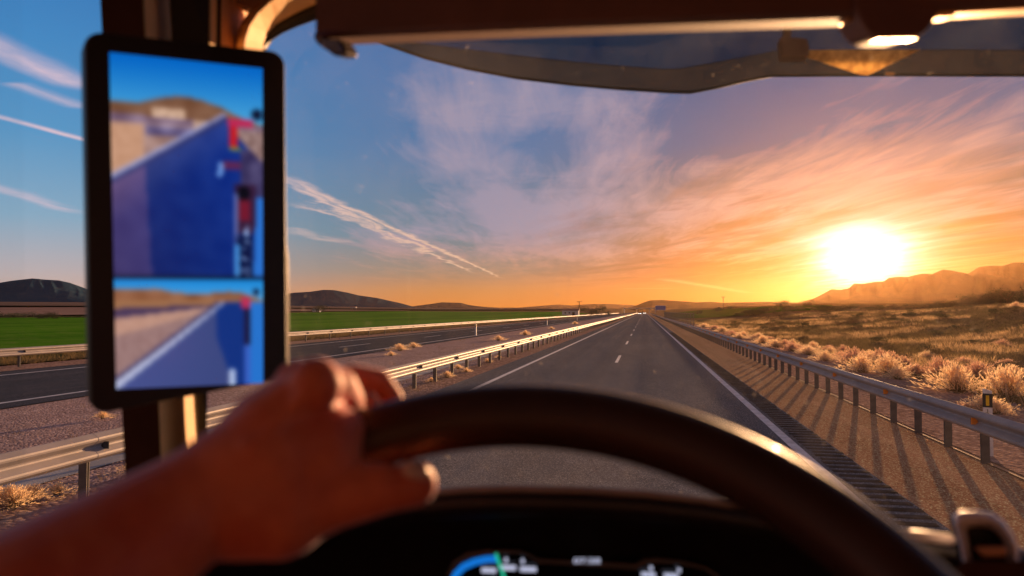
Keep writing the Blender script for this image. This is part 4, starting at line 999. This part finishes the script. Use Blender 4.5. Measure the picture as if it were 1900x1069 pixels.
chain(m, [(405, 888, .378, .022), (480, 800, .402, .019), (540, 738, .420, .0125)])     # ring
chain(m, [(405, 895, .38, .022), (480, 820, .412, .018), (526, 765, .436, .0115)])      # little
chain(m, [(578, 722, .388, .0125), (628, 714, .408, .0105), (647, 740, .425, .0090), (652, 766, .434, .0080)])
chain(m, [(556, 722, .403, .0125), (618, 712, .436, .0098), (662, 742, .456, .0060), (682, 751, .462, .0075)])
chain(m, [(540, 738, .420, .0120), (650, 694, .458, .0070), (704, 706, .474, .0080), (727, 738, .480, .0078)])
chain(m, [(526, 765, .436, .0110), (600, 735, .470, .0090), (640, 752, .480, .0080), (656, 785, .480, .0072)])
chain(m, [(590, 822, .392, .020), (628, 800, .396, .014)])
chain(m, [(440, 925, .372, .027), (530, 925, .376, .0235), (610, 920, .382, .0185), (700, 908, .386, .0145), (738, 906, .388, .0120), (768, 898, .394, .0128)])
chain(m, [(586, 712, .382, .0145), (588, 714, .382, .014)]); chain(m, [(556, 714, .398, .0142), (558, 716, .398, .014)])
chain(m, [(470, 838, .3555, .004), (540, 760, .3700, .0040), (580, 716, .372, .0045)]); chain(m, [(455, 830, .3560, .0038), (510, 765, .3760, .0038), (548, 722, .385, .004)])  # thenar and thumb
chain(m, [(560, 900, .384, .024), (600, 850, .388, .021)]); chain(m, [(430, 930, .372, .030), (520, 945, .376, .026), (590, 925, .382, .020)])
arm = wpart(m, 'arm_and_hand', None, pr)
arm.data.materials.clear()
skin = bpy.data.materials.new('skin'); skin.use_nodes = True; X.nt = skin.node_tree; b_ = X.nt.nodes['Principled BSDF']
tc = X.nt.nodes.new('ShaderNodeTexCoord'); nn = noise(tc.outputs['Object'], 22, 5, .65)
X.nt.links.new(cmix(nn.sm(.3, .7), (.60, .105, .042), (.82, .22, .095)), b_.inputs['Base Color']); b_.inputs['Roughness'].default_value = .6; b_.inputs['Specular IOR Level'].default_value = .4
b_.inputs['Sheen Weight'].default_value = .5; b_.inputs['Sheen Roughness'].default_value = .4; b_.inputs['Sheen Tint'].default_value = (.9, .8, 1, 1); b_.inputs['Subsurface Weight'].default_value = .25; b_.inputs['Subsurface Radius'].default_value = (1, .3, .15); b_.inputs['Subsurface Scale'].default_value = .008  # lavender tint puts the sky's rim light into the skin sheen
bp = X.nt.nodes.new('ShaderNodeBump'); bp.inputs['Strength'].default_value = .2; bp.inputs['Distance'].default_value = .001; X.nt.links.new(noise(tc.outputs['Object'], 300, 3).v, bp.inputs['Height']); X.nt.links.new(bp.outputs[0], b_.inputs['Normal'])
rm = arm.modifiers.new('remesh', 'REMESH'); rm.mode = 'VOXEL'; rm.voxel_size = .0018; rm.use_smooth_shade = True
smm = arm.modifiers.new('smooth', 'SMOOTH'); smm.iterations = 4; smm.factor = .6
dg = bpy.context.evaluated_depsgraph_get(); me = bpy.data.meshes.new_from_object(arm.evaluated_get(dg)); arm.modifiers.clear(); arm.data = me
me.materials.clear(); me.materials.append(skin); me.polygons.foreach_set('use_smooth', [True]*len(me.polygons))
m = MB(); c_ = P(762, 873, .386); capsule(m, c_, P(780, 879, .388), .0055, .005); wpart(m, 'thumbnail', M('nail', (.75, .5, .4), .3), pr, smooth=True)

# ------------------------------------------------------------------ haze
HAZE = True
if HAZE:
    m = MB(); m.box((0, 3900, 144), (19000, 9000, 300)); hz = m.build('haze', None)
    hz.data.materials.clear(); hm = bpy.data.materials.new('haze_air'); hm.use_nodes = True; X.nt = hm.node_tree
    X.nt.nodes.remove(X.nt.nodes['Principled BSDF']); pv = X.nt.nodes.new('ShaderNodeVolumePrincipled')
    pv.inputs['Color'].default_value = (.95, .54, .24, 1); pv.inputs['Density'].default_value = 1.3e-5; pv.inputs['Anisotropy'].default_value = .81
    X.nt.links.new(pv.outputs[0], X.nt.nodes['Material Output'].inputs['Volume']); hz.data.materials.append(hm)
    tag(hz, 'warm dusty evening haze over the plain and hills', 'haze', kind='stuff')
